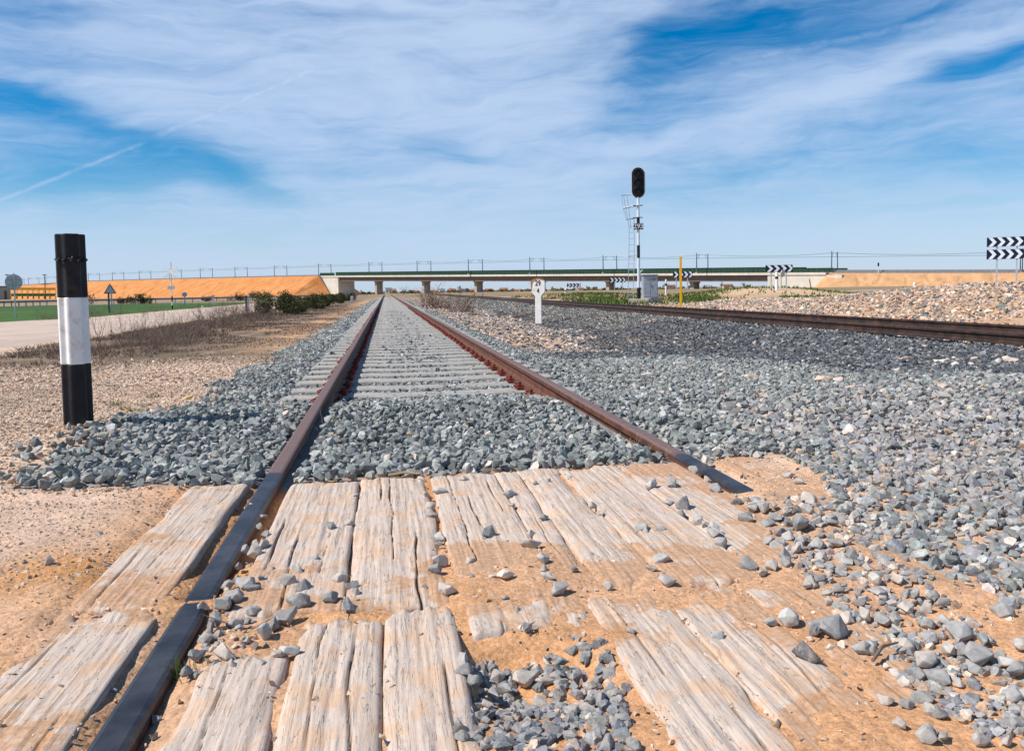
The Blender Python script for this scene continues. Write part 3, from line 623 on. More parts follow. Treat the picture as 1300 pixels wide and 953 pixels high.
X, Y = jit(-2.6, 8.6, 9.2, 17., .047); m = (X > -1.85+(fbm(X, Y, 80)-.5)*.8) & clear_rails(X, Y, .04) & (X < .80*Y+.5)
rel = np.abs(X-XC); m &= ~((rel < 1.42) & (rng.uniform(size=len(X)) < .32+.2*(np.abs(rel-.5) < .25)+.35*(rel > .95))); X, Y = X[m], Y[m]
sets.append((np.stack([X, Y, H(X, Y)+rng.uniform(-.004, .018, len(X))], 1), rng.gamma(9, .060/9, len(X)).clip(.026, .14)*np.where(X > 2.5, 1.2, 1.), zone_cols(X, Y), T_mid, .5))
X, Y = jit(-2.3, 8.9, 17, 40, .068); m = (X > -1.8+(fbm(X, Y, 80)-.5)*.7) & clear_rails(X, Y, .05)
rel = np.abs(X-XC); m &= ~((rel < 1.42) & (rng.uniform(size=len(X)) < .48+.35*(rel > .95))); X, Y = X[m], Y[m]
sz = rng.gamma(12, .078/12, len(X)).clip(.03, .14); tm = tan_mask(X, Y); sz[tm] *= rng.uniform(.8, 1.9, tm.sum())
sn = (X > 2.2) & (X < 4.2) & (Y < 30) & (fbm(X*.9, Y*.35, 97, 3) > .47); keep = ~(sn & (rng.uniform(size=len(X)) < .72)); X, Y, sz = X[keep], Y[keep], sz[keep]
sets.append((np.stack([X, Y, H(X, Y)+rng.uniform(-.006, .014, len(X))], 1), sz, zone_cols(X, Y), T_lo, .3))
X, Y = jit(-2.1, 9.2, 40, 110, .12); m = (X > -1.75+(fbm(X, Y, 80)-.5)*.6) & clear_rails(X, Y, .09); rel = np.abs(X-XC); m &= ~((rel < 1.42) & (rel > .42) & (rng.uniform(size=len(X)) < .85)); X, Y = X[m], Y[m]
sets.append((np.stack([X, Y, H(X, Y)-.01], 1), rng.gamma(10, .13/10, len(X)).clip(.05, .22)*np.where(np.abs(X-XC) < 1.5, .6, 1.), zone_cols(X, Y), T_lo, .4))
scatter('ballast', sets, 'crushed grey stone ballast around both tracks and the crossing', 'ballast')
# -- rubble bank right of the second track, track-two ballast between its rails
sets = []
X, Y = jit(8.6, 11.6, 8, 36, .075); m = (np.abs(X-c2(Y)+.868) > .1) & (np.abs(X-c2(Y)-.868) > .1); X, Y = X[m], Y[m]
sets.append((np.stack([X, Y, H(X, Y)+rng.uniform(-.01, .02, len(X))], 1), rng.gamma(10, .07/10, len(X)), pick(np.concatenate([GREYS, TANS]), len(X)), T_lo, .5))
X, Y = jit(11.6, 30, 12, 42, .105); n = fbm(X*.4, Y*.4, 93, 4); m = (rng.uniform(size=len(X)) < S(n+.40*S(X, 12.5, 15)-.30*S(Y, 26, 36), .38, .56)+.2) & (X < 11.8+.72*(Y-8)); X, Y = X[m], Y[m]
sets.append((np.stack([X, Y, H(X, Y)+rng.uniform(-.01, .03, len(X))], 1), rng.gamma(6, .115/6, len(X)).clip(.05, .3), pick(TANS*np.array([1.05, .97, .9]), len(X), GREYS*.7, .18), T_mid, .5))
scatter('rubble', sets, 'pale tan and grey rubble on the bank beyond the right-hand track', 'rubble')
# -- fine pinkish gravel by the striped post and crumbs on the crossing
sets = []
X, Y = jit(-4.6, -.9, 3.3, 9., .0235); m = (~ballast_mask(X, Y)) & (X > -.66*Y-.2); X, Y = X[m], Y[m]
sets.append((np.stack([X, Y, H(X, Y)+.001], 1), rng.gamma(5, .021/5, len(X)).clip(.008, .05), pick(PINK, len(X), GREYS, .05), T_lo, .4))
X, Y = jit(-7.5, -1.5, 9., 14.5, .045); m = X > -.66*Y-.2; X, Y = X[m], Y[m]
sets.append((np.stack([X, Y, H(X, Y)+.001], 1), rng.gamma(5, .034/5, len(X)).clip(.015, .08), pick(PINK, len(X), GREYS, .05), T_lo, .4))
X, Y = jit(-1.9, 1.75, .95, 3.35, .014)
on = H(X, Y); cov = on > -.016; dens = .26+.6*S(fbm(X*3, Y*3, 95), .45, .65)*(X < -.75)+.25*np.exp(-((X-XL)/.1)**2)+.3*S(X, 1.3, 1.5); m = cov & (rng.uniform(size=len(X)) < dens) & (np.abs(X-XL) > .036); X, Y = X[m], Y[m]
sets.append((np.stack([X, Y, np.maximum(H(X, Y), -.004)+.0005], 1), rng.gamma(2.2, .0075/2.2, len(X)).clip(.003, .028), pick(PINK, len(X), GREYS, .12), T_lo, .4))
X, Y = jit(-1.9, 1.75, .95, 3.35, .022); m = (H(X, Y) < -.012) & (np.abs(X-XL) > .036) & (rng.uniform(size=len(X)) < .2); X, Y = X[m], Y[m]     # crumbs down in the joints
sets.append((np.stack([X, Y, H(X, Y)+.004], 1), rng.gamma(5, .014/5, len(X)), pick(DUSTY, len(X), PINK, .4), T_lo, .4))
def px_set(n, py0, py1, lo, hi, w0, w1):
    P_, S_ = [], []
    for _ in range(n):
        py = rnd.uniform(py0, py1); px = rnd.uniform(lo(py), hi(py)); p = at(px, py); s_ = rnd.uniform(w0, w1)*(1+(py-640)/420)*p[1]/FPX; P_.append((p[0], p[1], Hs(p[0], p[1])+s_*.12)); S_.append(s_)
    return np.array(P_), np.array(S_)
P_, S_ = px_set(700, 632, 952, lambda y: 945+(y-640)*.84+(max(0, y-800)*.3), lambda y: 1070+(y-640)*1.06, 7, 17); sets.append((P_, S_, pick(DUSTY, len(P_), PINK, .15), T_hi, .4))
P_, S_ = px_set(420, 812, 952, lambda y: 580-.1*(y-806), lambda y: 772+.24*(y-806), 10, 19); sets.append((P_, S_, pick(DUSTY*.85, len(P_), PINK, .08), T_hi, .4))
P_, S_ = px_set(150, 640, 862, lambda y: 352-(y-640)*.60, lambda y: 352-(y-640)*.60+22+(y-640)*.32, 5, 12); sets.append((P_, S_, pick(DUSTY, len(P_), PINK, .25), T_hi, .4))
scatter('gravel', sets, 'fine pinkish gravel and grit on the bare ground', 'gravel')

# -- loose stones one can count: smooth-cornered rocks with fine surface
def rock(seed, n=11):
    r = np.random.default_rng(seed); bm = bmesh.new(); bmesh.ops.create_icosphere(bm, subdivisions=4, radius=1.)
    nr = r.normal(size=(n, 3)); nr /= np.linalg.norm(nr, axis=1)[:, None]; d = r.uniform(.55, .95, n); el_ = np.array((1., r.uniform(.6, .9), r.uniform(.5, .8)))
    for v in bm.verts:
        u = np.array(v.co[:]); k = nr@u; t = [d[i]/k[i] for i in range(n) if k[i] > .15]+[1.15]; t = np.array(t); rr = (np.sum(t**-34.))**(-1/34.)
        p = u*rr; nz = fbm(np.array([p[0]*4+seed, p[1]*4]), np.array([p[2]*4, p[0]*3+p[1]*3]), seed, 4); p = p*(1+.16*(nz[0]-.5)+.12*(nz[1]-.5)); v.co = p*el_*.5
    me = bpy.data.meshes.new('loose_stone'); bm.to_mesh(me); bm.free(); me.polygons.foreach_set('use_smooth', [True]*len(me.polygons)); me.materials.append(M_['fg_stone']); return me
def rock2(seed):
    v, f = hull(13+seed % 5, seed, 1., .82, .68); bm = bmesh.new(); vs = [bm.verts.new(q) for q in v]
    for t in f: bm.faces.new([vs[i] for i in t])
    bmesh.ops.dissolve_limit(bm, angle_limit=R(14), verts=bm.verts[:], edges=bm.edges[:])
    bmesh.ops.bevel(bm, geom=bm.edges[:], offset=.028, segments=2, affect='EDGES', profile=.6); bmesh.ops.triangulate(bm, faces=bm.faces[:])
    bmesh.ops.subdivide_edges(bm, edges=[e for e in bm.edges if e.calc_length() > .12], cuts=2, use_grid_fill=True); bmesh.ops.triangulate(bm, faces=bm.faces[:])
    co = np.array([q.co[:] for q in bm.verts]); n1_ = fbm(co[:, 0]*5+seed, co[:, 1]*5+co[:, 2]*3, seed, 4)-.5; n2_ = fbm(co[:, 2]*6+seed, co[:, 0]*5-co[:, 1]*3, seed+9, 3)-.5
    bm.normal_update()
    for q, a, c in zip(bm.verts, n1_, n2_): q.co = q.co+q.normal*(a*.06+c*.05)
    bmesh.ops.recalc_face_normals(bm, faces=bm.faces[:])
    for e in bm.edges: e.smooth = not (len(e.link_faces) == 2 and e.calc_face_angle(0) > R(28))
    for t in bm.faces: t.smooth = True
    me = bpy.data.meshes.new('loose_stone'); bm.to_mesh(me); bm.free(); me.materials.append(M_['fg_stone']); return me
ROCKS = [rock2(900+i) for i in range(16)]
FG = [(421,669,16),(442,664,14),(450,629,9),(540,627,12),(547,641,20),(547,653,18),(559,681,22),(556,690,12),(558,623,20),(589,608,13),(622,676,26),(648,627,20),(691,657,20),(649,641,11),(398,708,16),(378,722,19),
 (366,736,29),(386,744,24),(379,762,36),(362,781,35),(433,733,22),(447,742,20),(419,758,26),(442,768,27),(452,752,16),(559,711,22),(552,722,22),(597,712,16),(598,731,8),(625,731,12),(539,746,11),(567,747,27),(570,780,13),
 (642,759,12),(709,747,29),(772,744,17),(729,722,16),(695,731,18),(689,709,20),(691,721,14),(674,690,28),(675,677,14),(751,704,10),(760,712,7),(657,775,14),(667,796,20),(762,651,14),(753,641,14),(680,612,12),(696,611,10),(722,605,10),
 (367,825,30),(589,837,25),(590,851,26),(615,837,27),(637,828,25),(627,845,24),(660,840,34),(679,832,26),(701,822,33),(729,827,24),(734,841,28),(751,839,17),(603,862,26),(632,858,28),(667,859,42),(706,858,25),(732,859,22),(675,809,24),
 (719,814,16),(731,811,16),(769,854,14),(620,820,28),(648,818,20),(690,845,22),(655,856,20),(760,862,18),(827,616,20),(852,613,24),(961,578,17),(1000,603,18),(1014,611,17),(896,584,17),(908,621,20),(898,609,16),(881,596,14),(849,638,14),
 (868,641,26),(866,651,18),(885,660,20),(906,673,30),(915,690,20),(895,666,18),(934,638,16),(947,658,23),(961,638,16),(955,644,18),(1014,662,34),(1027,635,25),(1025,648,20),(985,655,20),(1000,680,22),(976,686,24),(985,692,18),(813,669,21),
 (837,671,18),(820,674,14),(839,709,24),(827,721,17),(845,737,29),(801,800,15),(911,807,20),(951,716,27),(980,718,22),(968,726,17),(978,789,21),(1002,782,34),(1031,798,36),(1059,796,46),(1093,821,30),
 (1150,817,30),(1173,836,40),(1205,823,30),(1217,802,42),(1239,830,38),(1239,847,30),(1272,775,32),(1296,815,24),(1290,847,36),(1160,856,26),(1190,858,34),(1137,856,22),(330,668,15),(338,678,15),(325,690,13),(322,700,22),(334,693,20),(312,697,14),
 (303,718,14),(330,735,14),(312,740,30),(296,757,32),(283,765,34),(318,745,26),(275,785,26),(300,790,20),(262,810,24),(250,830,26),(285,829,34),(268,795,18),(312,812,16),(322,775,18),(335,803,34),(352,830,20),(258,770,16),(62,712,15),(290,742,18),
 (335,655,10),(295,842,18),(330,840,22),(236,852,20),(345,722,10),(350,792,24),(318,640,9),(1120,785,26),(1135,800,22),(1180,808,24),(30,712,8)]
WH = [(641,730,23,'round cream-white stone alone on the dirt in the middle of the boards'), (1028,810,11,'tiny white stone left of two other white stones on the lower right boards'), (1053,821,12,'small white stone in the middle of three on the lower right boards'),
      (1069,818,13,'small white stone at the right of three on the lower right boards'), (1124,845,17,'small cream stone by the twig at the lower right'), (1211,849,22,'pale cream stone at the lower right among dark stones'), (911,572,18,'white stone beside the right rail where the ballast ends'),
      (958,575,16,'pale stone right of the right rail near the ballast edge')]
n_fg = 0; placed = []
BOARD_TOP = .0
def put_stone(px, py, w, colr_, label, group, cat='stone', flat=1.):
    global n_fg
    p = at(px, py, .0); dpt = float(np.dot(p-np.array([0, 0, CAMH]), CF)); s_ = w*dpt/FPX*1.04
    surf = max(Hs(p[0], p[1]), -.006 if (p[1] < 3.3 and not (.15 < p[0] < .44 and p[1] < 1.72)) else -1)
    p = at(px, py, surf+s_*.22); 
    o = bpy.data.objects.new('loose_stone', rnd.choice(ROCKS)); link(o); o.location = (p[0], p[1], surf+s_*.24)
    o.rotation_euler = (rnd.uniform(-.3, .3), rnd.uniform(-.3, .3), rnd.uniform(0, 6.3)); o.scale = (s_*rnd.uniform(.95, 1.1), s_*rnd.uniform(.9, 1.1), s_*rnd.uniform(.9, 1.25))
    o.color = (*colr_, 1); tag(o, label, cat, group); n_fg += 1; placed.append((p[0], p[1], s_)); return o
def gcol():
    c = rnd.choice([(.33, .33, .32), (.40, .385, .36), (.27, .275, .27), (.46, .41, .36), (.38, .35, .315), (.23, .235, .23)]); k = rnd.uniform(.85, 1.15); return tuple(v*k for v in c)
def where(px, py):
    if 575 < px < 785 and py > 803: return ('grey stone packed with others in the pit between the near boards', 'stones filling the pit between the near boards')
    if px < 358 and py > 632: return ('grey stone lying beside or on the dirt along the left rail at the crossing', 'loose stones along the left rail')
    if px > 880 and py > 570: return ('grey stone of the spill of loose stones over the right side of the crossing', 'loose stones spilt over the right side of the crossing')
    if px < 100: return ('small grey stone alone on the orange dirt at the far left', 'lone stones on the dirt at the left')
    return ('loose grey stone lying on the crossing boards between the rails', 'loose stones scattered on the boards')
for px, py, w in FG:
    if (px, py) == (1059, 796): put_stone(px, py, w, gcol(), 'long flat grey stone, largest above the three white stones on the right boards', None); continue
    l, g_ = where(px, py); put_stone(px, py, w, gcol(), l, g_)
put_stone(1024, 830, 41, (.13, .135, .14), 'large dark angular stone alone on the lower right boards below the white stones', None)
for px, py, w, l in WH: put_stone(px, py, w, (.66, .56, .46), l, None)
# the rest of the spill on the right, thrown at random inside its outline
k = 0; tries = 0
while k < 110 and tries < 9000:
    tries += 1; t = rnd.uniform(0, 1); py = 640+t**1.1*300
    lo = 935+(py-640)*.80; hi = 1066+(py-640)*1.08
    if py > 800: lo = 1095+(py-800)*.3
    px = rnd.uniform(lo, min(hi, 1330)); w = rnd.uniform(13, 21)*(1+(py-640)/560); p = at(px, py); s_ = w*p[1]/FPX
    if any((p[0]-a)**2+(p[1]-c)**2 < ((s_+d)*.38)**2 for a, c, d in placed): continue
    if py > 790 and px < 1110: continue
    put_stone(px, py, w, gcol(), 'grey stone of the spill of loose stones over the right side of the crossing', 'loose stones spilt over the right side of the crossing'); k += 1
# pit continues towards the camera
k = 0; tries = 0
while k < 16 and tries < 3000:
    tries += 1; py = rnd.uniform(812, 952); px = rnd.uniform(578-.06*(py-810), 775+.22*(py-810)); w = rnd.uniform(17, 30); p = at(px, py); s_ = w*p[1]/FPX
    if any((p[0]-a)**2+(p[1]-c)**2 < ((s_+d)*.42)**2 for a, c, d in placed): continue
    put_stone(px, py, w, gcol(), *where(600, 900)); k += 1
print('loose stones', n_fg)
# pale rocks along the foot of the dark ballast and orange one by the left shoulder
PR = [(820,475,14,8),(918,474,16,9),(955,478,18,9),(1045,480,26,12),(1063,480,20,12),(1081,492,16,9),(1087,501,16,12),(862,461,8,6),(978,527,22,14),(1078,545,26,12),(1195,492,24,9),(1283,456,30,12),(1265,458,20,9),(1215,462,16,7),(1150,455,18,7),(1240,454,16,7),(675,509,15,9),(704,511,18,11),(1195,458,20,8),(1140,470,14,6)]
def groundhit(px, py):
    d = ray(px, py); t = 1.
    for i in range(4000):
        p = np.array([0, 0, CAMH])+d*t
        if p[2] < Hs(p[0], p[1])+.02: return p, t
        t += .012*max(1, t*.4)
    return p, t
for i, (px, py, w, h_) in enumerate(PR):
    p, t = groundhit(px, py+h_*.3); s_ = w*t/FPX
    o = bpy.data.objects.new('pale_rock', ROCKS[i % 14]); link(o); o.location = (p[0], p[1], Hs(p[0], p[1])+.03); o.scale = (s_*1.05, s_*.8, s_*.9); o.rotation_euler = (rnd.uniform(-.2, .2), rnd.uniform(-.2, .2), rnd.uniform(-.5, .5)); o.color = (*rnd.choice([(.62, .50, .41), (.58, .42, .32), (.66, .58, .52)]), 1)
    if py > 500: l, g_ = 'pale tan rock lying among the light grey ballast', 'pale rocks in the light ballast'
    else: l, g_ = 'pale tan rock in the broken row where light and dark ballast meet', 'pale rocks between light and dark ballast'
    tag(o, l, 'rock', g_)
p, t = groundhit(238, 508); o = bpy.data.objects.new('orange_rock', ROCKS[3]); link(o); o.location = (p[0], p[1], p[2]+.02); o.scale = (.14, .06, .07); o.rotation_euler = (.1, -.35, .35); o.color = (.62, .42, .22, 1); tag(o, 'long yellowish rock at the left edge of the grey ballast near the striped post', 'rock')
# ---------------------------------------------------------------- high-speed line: embankment, bridge, masts
MX = [1298, 1055, 883, 764, 671, 593, 528, 467, 403, 347, 297, 253, 214, 175.6, 141.5, 111, 84, 57, 35, 16]
MY = [256.6]+[295.1*(1+.1306*i) for i in range(19)]
def Yof(px):
    a = np.array(MX)[::-1]; c = np.array(MY)[::-1]
    if px > 1298: return 256.6-(px-1298)*.12
    if px < 16: return c[0]+(16-px)*5.5
    return float(np.interp(px, a, c))
TOPY = [(-300, 368), (0, 364), (55, 360.6), (111, 357.5), (175, 355.5), (240, 353.8), (320, 352.1), (405, 350.3), (430, 349.9), (480, 349.2), (700, 347.3), (974, 346.2), (1060, 346.6), (1180, 346.6), (1300, 346.4), (1600, 345.5), (2100, 345)]
def topy(px): return float(np.interp(px, [a for a, _ in TOPY], [c for _, c in TOPY]))
def lpt(px): return aty(px, topy(px), Yof(px))
PL = lpt(428.5); PR = lpt(974.); BE = PR-PL; BL = float(np.linalg.norm(BE)); BE = BE/BL
BN = np.array([-BE[1], BE[0], 0.]); BN /= np.linalg.norm(BN)
if BN[1] < 0: BN = -BN
def bxs(mb, s0, s1, d0, d1, h0, h1, hg=None):
    P = []
    for s_ in (s0, s1):
        for d in (d0, d1):
            for h in (h0, h1):
                q = PL+BE*s_+BN*d; z = q[2]+h
                if hg is not None and h == h0: z = hg
                P.append((q[0], q[1], z))
    return mb.add(P, [(0, 1, 3, 2), (4, 6, 7, 5), (0, 4, 5, 1), (2, 3, 7, 6), (0, 2, 6, 4), (1, 5, 7, 3)])
def s_of(px, d=0.):
    r_ = ray(px, 372); k = r_[0]/r_[1]; A = PL+BN*d
    return (k*A[1]-A[0])/(BE[0]-k*BE[1])
br = empty('railway_bridge', (PL[0], PL[1], 0)); tag(br, 'long low concrete railway bridge with a green parapet crossing behind both tracks', 'bridge')
def prt(mb, name, m, par=br, lab=None):
    o = mb.build(name, m); finish(o); o.parent = par; o.matrix_parent_inverse = Matrix.Translation(-par.location) if par.parent is None else Matrix()
    if lab: o['label'] = lab
    return o
bpy.context.view_layer.update()
sA = s_of(407); sB = s_of(1048)
prt(bxs(MB(), sA, sB, 0, 13.5, -.95, 0), 'deck', M_['deck'])
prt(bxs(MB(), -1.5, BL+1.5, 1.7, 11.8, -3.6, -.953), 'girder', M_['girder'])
for d in (-.003, 13.2):
    for (a, c, h) in ((sA, s_of(425.3), 1.9), (s_of(427.), s_of(1005), 2.25), (s_of(1006), s_of(1058), 1.7)):
        mb = MB(); bxs(mb, a, c, d, d+.10, .004, h); n_ = int((c-a)/2.1)
        for i in range(n_+1): bxs(mb, a+i*2.1, a+i*2.1+.12, d-.10, d-.004, .004, h-.05)
        bxs(mb, a, c, d-.14, d-.105, h-.16, h-.05); prt(mb, 'parapet', M_['green'])
for px in (477, 537, 603.5, 683, 771, 878):
    s_ = s_of(px, 3.5); q = PL+BE*s_+BN*5; zg = -1.5
    mb = bxs(MB(), s_-1.2, s_+1.2, 3.4, 9.6, -4.3, -4.3, zg); mb = MB(); 
    for (a, c, d0, d1, h0, h1, g_) in ((-.95, .95, 3.7, 8.4, 0, -4.2, zg), (-1.2, 1.2, 3.3, 8.8, -4.2, -3.603, None)):
        P0 = MB(); bxs(P0, s_+a, s_+c, d0, d1, h0 if g_ is None else -99, h1, g_); mb.add(P0.v, P0.f)
    prt(mb, 'pier', M_['pier'])
def ztop(q): return q[2]
mb = MB(); bxs(mb, sA, 0, .35, 13.1, -99, -.953, -1.6); prt(mb, 'abutment', M_['deck'])
mb = MB(); bxs(mb, BL, sB+6, .35, 13.1, -99, -.953, -1.2); prt(mb, 'abutment', M_['deck'])
M_['slope2'] = plain('pale tan cut earth', (.54, .30, .145), .95, 0, .12, .25, ((.40, .24, .13), .5), .3)
def embank(name, pxs, label, end):
    V_ = []; F_ = []; n = 8; rows = []
    pts = [lpt(p) for p in pxs]
    for i, p in enumerate(pts):
        t = pts[min(i+1, len(pts)-1)]-pts[max(i-1, 0)]; t[2] = 0; t /= np.linalg.norm(t); nn_ = np.array([-t[1], t[0], 0]); nn_ = nn_ if nn_[1] > 0 else -nn_
        sub = 1; hgt = p[2]+1.6
        rows.append([p+nn_*(-hgt*1.75)+np.array([0, 0, -hgt]), p+np.array([0, 0, 0.]), p+nn_*.6, p+nn_*2.2+np.array([0, 0, 1.25 if end == 0 else .9]), p+nn_*11.5+np.array([0, 0, 1.25 if end == 0 else .9]), p+nn_*13.0, p+nn_*13.6, p+nn_*(13.6+hgt*1.75)+np.array([0, 0, -hgt])])
    # cone at the abutment
    e = rows[end]; other = rows[end-1 if end else 1]; d = e[1]-other[1]; d[2] = 0; d /= np.linalg.norm(d); hgt = e[1][2]+1.6
    cone = [np.array([q[0], q[1], 0])+d*(hgt*.95)*(1 if 0 < j < 7 else .2)+np.array([0, 0, -1.6]) for j, q in enumerate(e)]
    rows = rows+[cone] if end == -1 else [cone]+rows
    rws = []                                   # subdivide so the slope can be uneven
    for r_ in rows: rws.append(r_)
    for r_ in rws: V_ += [tuple(q) for q in r_]
    fs1 = [(i*n+0, i*n+1, (i+1)*n+1, (i+1)*n) for i in range(len(rws)-1)]+[(i*n+j, i*n+j+1, (i+1)*n+j+1, (i+1)*n+j) for i in range(len(rws)-1) for j in (1, 5, 6)]
    A_ = np.array([r_[0] for r_ in rws]); B_ = np.array([r_[1] for r_ in rws]); sl_ = np.concatenate([[0], np.cumsum(np.linalg.norm(np.diff(B_, axis=0)[:, :2]+1e-6, axis=1))]); ns_ = 420
    if end == -1: sv = np.concatenate([np.linspace(0, max(sl_[-2]-420, 0), 60)[:-1], np.linspace(max(sl_[-2]-420, 0), sl_[-1], ns_)])
    else: sv = np.linspace(0, sl_[-1], ns_)
    ip = lambda M__: np.stack([np.interp(sv, sl_, M__[:, k]) for k in range(3)], 1)
    a_ = ip(A_); b__ = ip(B_); tq = np.linspace(0, 1, 22)[None, :, None]; G_ = a_[:, None]*(1-tq)+b__[:, None]*tq; ss = sv[:, None]+0*tq[..., 0]; hh = tq[..., 0]+0*ss
    gul = np.abs(fbm(ss*.16, hh*.8, 41, 3)-.5)*2; dsp = ((fbm(ss*.07, hh*2, 43, 4)-.5)*1.1-(1-S(gul, 0, .16))*.45+(fbm(ss*.6, hh*9, 44, 3)-.5)*.35)*np.sin(np.clip(hh, 0, 1)*pi)**.6
    G_[..., 2] += dsp; G_[..., 1] -= dsp*.4
    o = gridmesh(name, G_[..., 0], G_[..., 1], G_[..., 2], None, M_['slope'] if end == -1 else M_['slope2']); tag(o, label, 'embankment', None, 'structure'); fs1 = [f for f in fs1 if f[0] % n != 0]
    ob = meshobj('embankment', V_, fs1, M_['slope']); tag(ob, 'far side and shoulder of the embankment', 'embankment', None, 'structure')
    fs2 = [(i*n+j, i*n+j+1, (i+1)*n+j+1, (i+1)*n+j) for i in range(len(rws)-1) for j in (2, 3, 4)]
    o2 = meshobj('embankment_ballast', V_, fs2, M_['balfar']); tag(o2, kind='structure')
    return rows
embank('embankment', [-500, -250, -100, 0, 55, 111, 175, 240, 320, 404], 'long orange earth embankment carrying the high-speed line on the left', -1)
embank('embankment', [1050, 1100, 1180, 1300, 1500, 1800, 2300], 'low orange embankment right of the bridge', 0)
# catenary masts, two rows
def make_mast():
    r_ = empty('catenary_mast'); mb = MB(); 
    mb.add([(-.2, -.16, 0), (.2, -.16, 0), (.2, .16, 0), (-.2, .16, 0), (-.13, -.1, 8.4), (.13, -.1, 8.4), (.13, .1, 8.4), (-.13, .1, 8.4)], [(0, 3, 2, 1), (4, 5, 6, 7), (0, 1, 5, 4), (1, 2, 6, 5), (2, 3, 7, 6), (3, 0, 4, 7)])
    mb.build('pole', M_['mast'], r_)
    mb = MB().tube([(0, 0, 7.3), (0, 3.1, 7.9)], .05, 5).tube([(0, 0, 5.9), (0, 3.1, 7.8)], .06, 5).tube([(0, 1.2, 6.4), (0, 3.4, 6.3)], .045, 5)
    mb.build('cantilever', M_['mast'], r_); MB().box((0, 0, .15), (.9, .9, .4)).build('footing', M_['pier'], r_); return r_
m0 = make_mast(); first = True
rowsW = {0: [], 1: []}
for i, px in enumerate(MX):
    p = lpt(px); pa = lpt(px-12); pb = lpt(px+12); t = pb-pa; t[2] = 0; t /= np.linalg.norm(t); nn_ = np.array([-t[1], t[0], 0])
    for row in (0, 1):
        if px == 1298 and row == 1: pass
        q = p+nn_*(1.0 if row == 0 else 11.3)+np.array([0, 0, .0]); m = m0 if first else (copy_tree(m0) if px > 380 else copy_tree(m0)); first = False
        m.location = tuple(q); m.rotation_euler = (0, 0, math.atan2(t[1], t[0])+(0 if row == 0 else pi)); rowsW[row].append(q+nn_*(3.2 if row == 0 else -3.2))
        where_ = 'on the bridge' if 407 < px < 1058 else ('on the left embankment' if px < 407 else 'on the right embankment')
        tag(m, f'slim dark catenary mast {where_}, in the {"nearer" if row == 0 else "farther"} row', 'mast', f'catenary masts {where_}, {"nearer" if row == 0 else "farther"} row')
for row, side in ((0, 'nearer'), (1, 'farther')):
    W_ = rowsW[row]; far0 = lpt(-60)+np.array([0, 0, 0]); W2 = [lpt(1700)+(W_[0]-lpt(1298))]+W_
    for zz, sag, nm, l in ((6.3, .0, 'overhead_wire', 'lower'), (7.85, 1.0, 'overhead_wire', 'upper')):
        pts = []
        for a, c in zip(W2[:-1], W2[1:]):
            for k in range(6): t = k/6; pts.append(a*(1-t)+c*t+np.array([0, 0, zz-sag*4*t*(1-t)]))
        tag(MB().tube(pts, .03, 4).build(nm, M_['mast']), f'{l} overhead wire strung along the {side} row of catenary masts', 'wire')
pq = lpt(1115); so = empty('lineside_signal', tuple(pq)); tag(so, 'small lineside signal post on the embankment right of the bridge', 'signal')
MB().tube([(0, 0, 0), (0, 0, 2.6)], .14, 6).build('pole', M_['signw'], so); MB().box((0, 0, 3.2), (.5, .3, 1.3)).build('signal_head', M_['black'], so)

# lane and guard rail at the foot of the left embankment
GP = [(-160, 96), (0, 104), (60, 110), (240, 124), (330, 148), (440, 212), (468, 250)]
gp = []
for px, Y in GP: q = aty(px, 375, Y); gp.append((q[0], Y))
gp = np.array(gp); 
def gl(t): return np.array([np.interp(t, np.linspace(0, 1, len(gp)), gp[:, 0]), np.interp(t, np.linspace(0, 1, len(gp)), gp[:, 1])])
tt = np.linspace(0, 1, 80); LX = np.array([gl(t)[0] for t in tt]); LY = np.array([gl(t)[1] for t in tt])
X = np.stack([LX, LX], 1); Y = np.stack([LY-7.5, LY-1.2], 1); tag(gridmesh('lane', X, Y, H(X, Y)+.08, None, M_['asphalt']), kind='structure')
gr = empty('guard_rail', (0, 0, 0)); tag(gr, 'long grey guard rail along the foot of the left embankment', 'guard rail')
mb = MB(); pv = None
for i, t in enumerate(tt):
    q = gl(t); z = Hs(*q); mb.v += [(q[0], q[1], z+.45), (q[0], q[1]-.05, z+.51), (q[0], q[1], z+.57), (q[0], q[1]-.05, z+.63), (q[0], q[1], z+.69)]
    if i: k = (i-1)*5; mb.f += [(k+j, k+5+j, k+6+j, k+1+j) for j in range(4)]
M_['rail_grey'] = plain('weathered guard rail', (.24, .235, .23), .7, .1, .1, 1.); mb.build('beam', M_['rail_grey'], gr)
for i in range(0, 80, 2): q = gl(tt[i]); z = Hs(*q); MB().box((q[0], q[1]+.08, z+.35), (.12, .08, .7)).build('post', M_['rail_grey'], gr)

# ---------------------------------------------------------------- roadside signs and posts on the left
def facing(p): return math.atan2(-p[0], p[1])          # turn local -Y to the camera
def g_at(px, py, zguess=-.35):
    p = at(px, py, zguess)
    for _ in range(6): p = at(px, py, Hs(p[0], p[1]))
    return p
p = g_at(20, 404); p[1] = min(p[1], 46); q = aty(20, 404, p[1]); p = np.array([q[0], q[1], Hs(q[0], q[1])])
o = empty('road_sign', tuple(p), facing(p)+.15); tag(o, 'back of a round road sign on a single steel pole at the far left', 'road sign')
MB().tube([(0, -.05, -.2), (0, -.05, 2.32)], .035, 8).build('pole', M_['galv'], o)
def disc(r_, z, y0, th, n=32, x0=0.): 
    mb = MB(); P = [(x0+r_*cos(2*pi*k/n), z+r_*sin(2*pi*k/n)) for k in range(n)]; return mb.prism(P, y0, y0+th)
disc(.39, 1.87, 0, .025).build('sign_back', M_['galv'], o); disc(.40, 1.87, .028, .01).build('sign_face', M_['black'], o); MB().box((0, -.02, 1.98), (.7, .035, .05)).box((0, -.02, 1.74), (.7, .035, .05)).build('bracket', M_['greyb'], o)
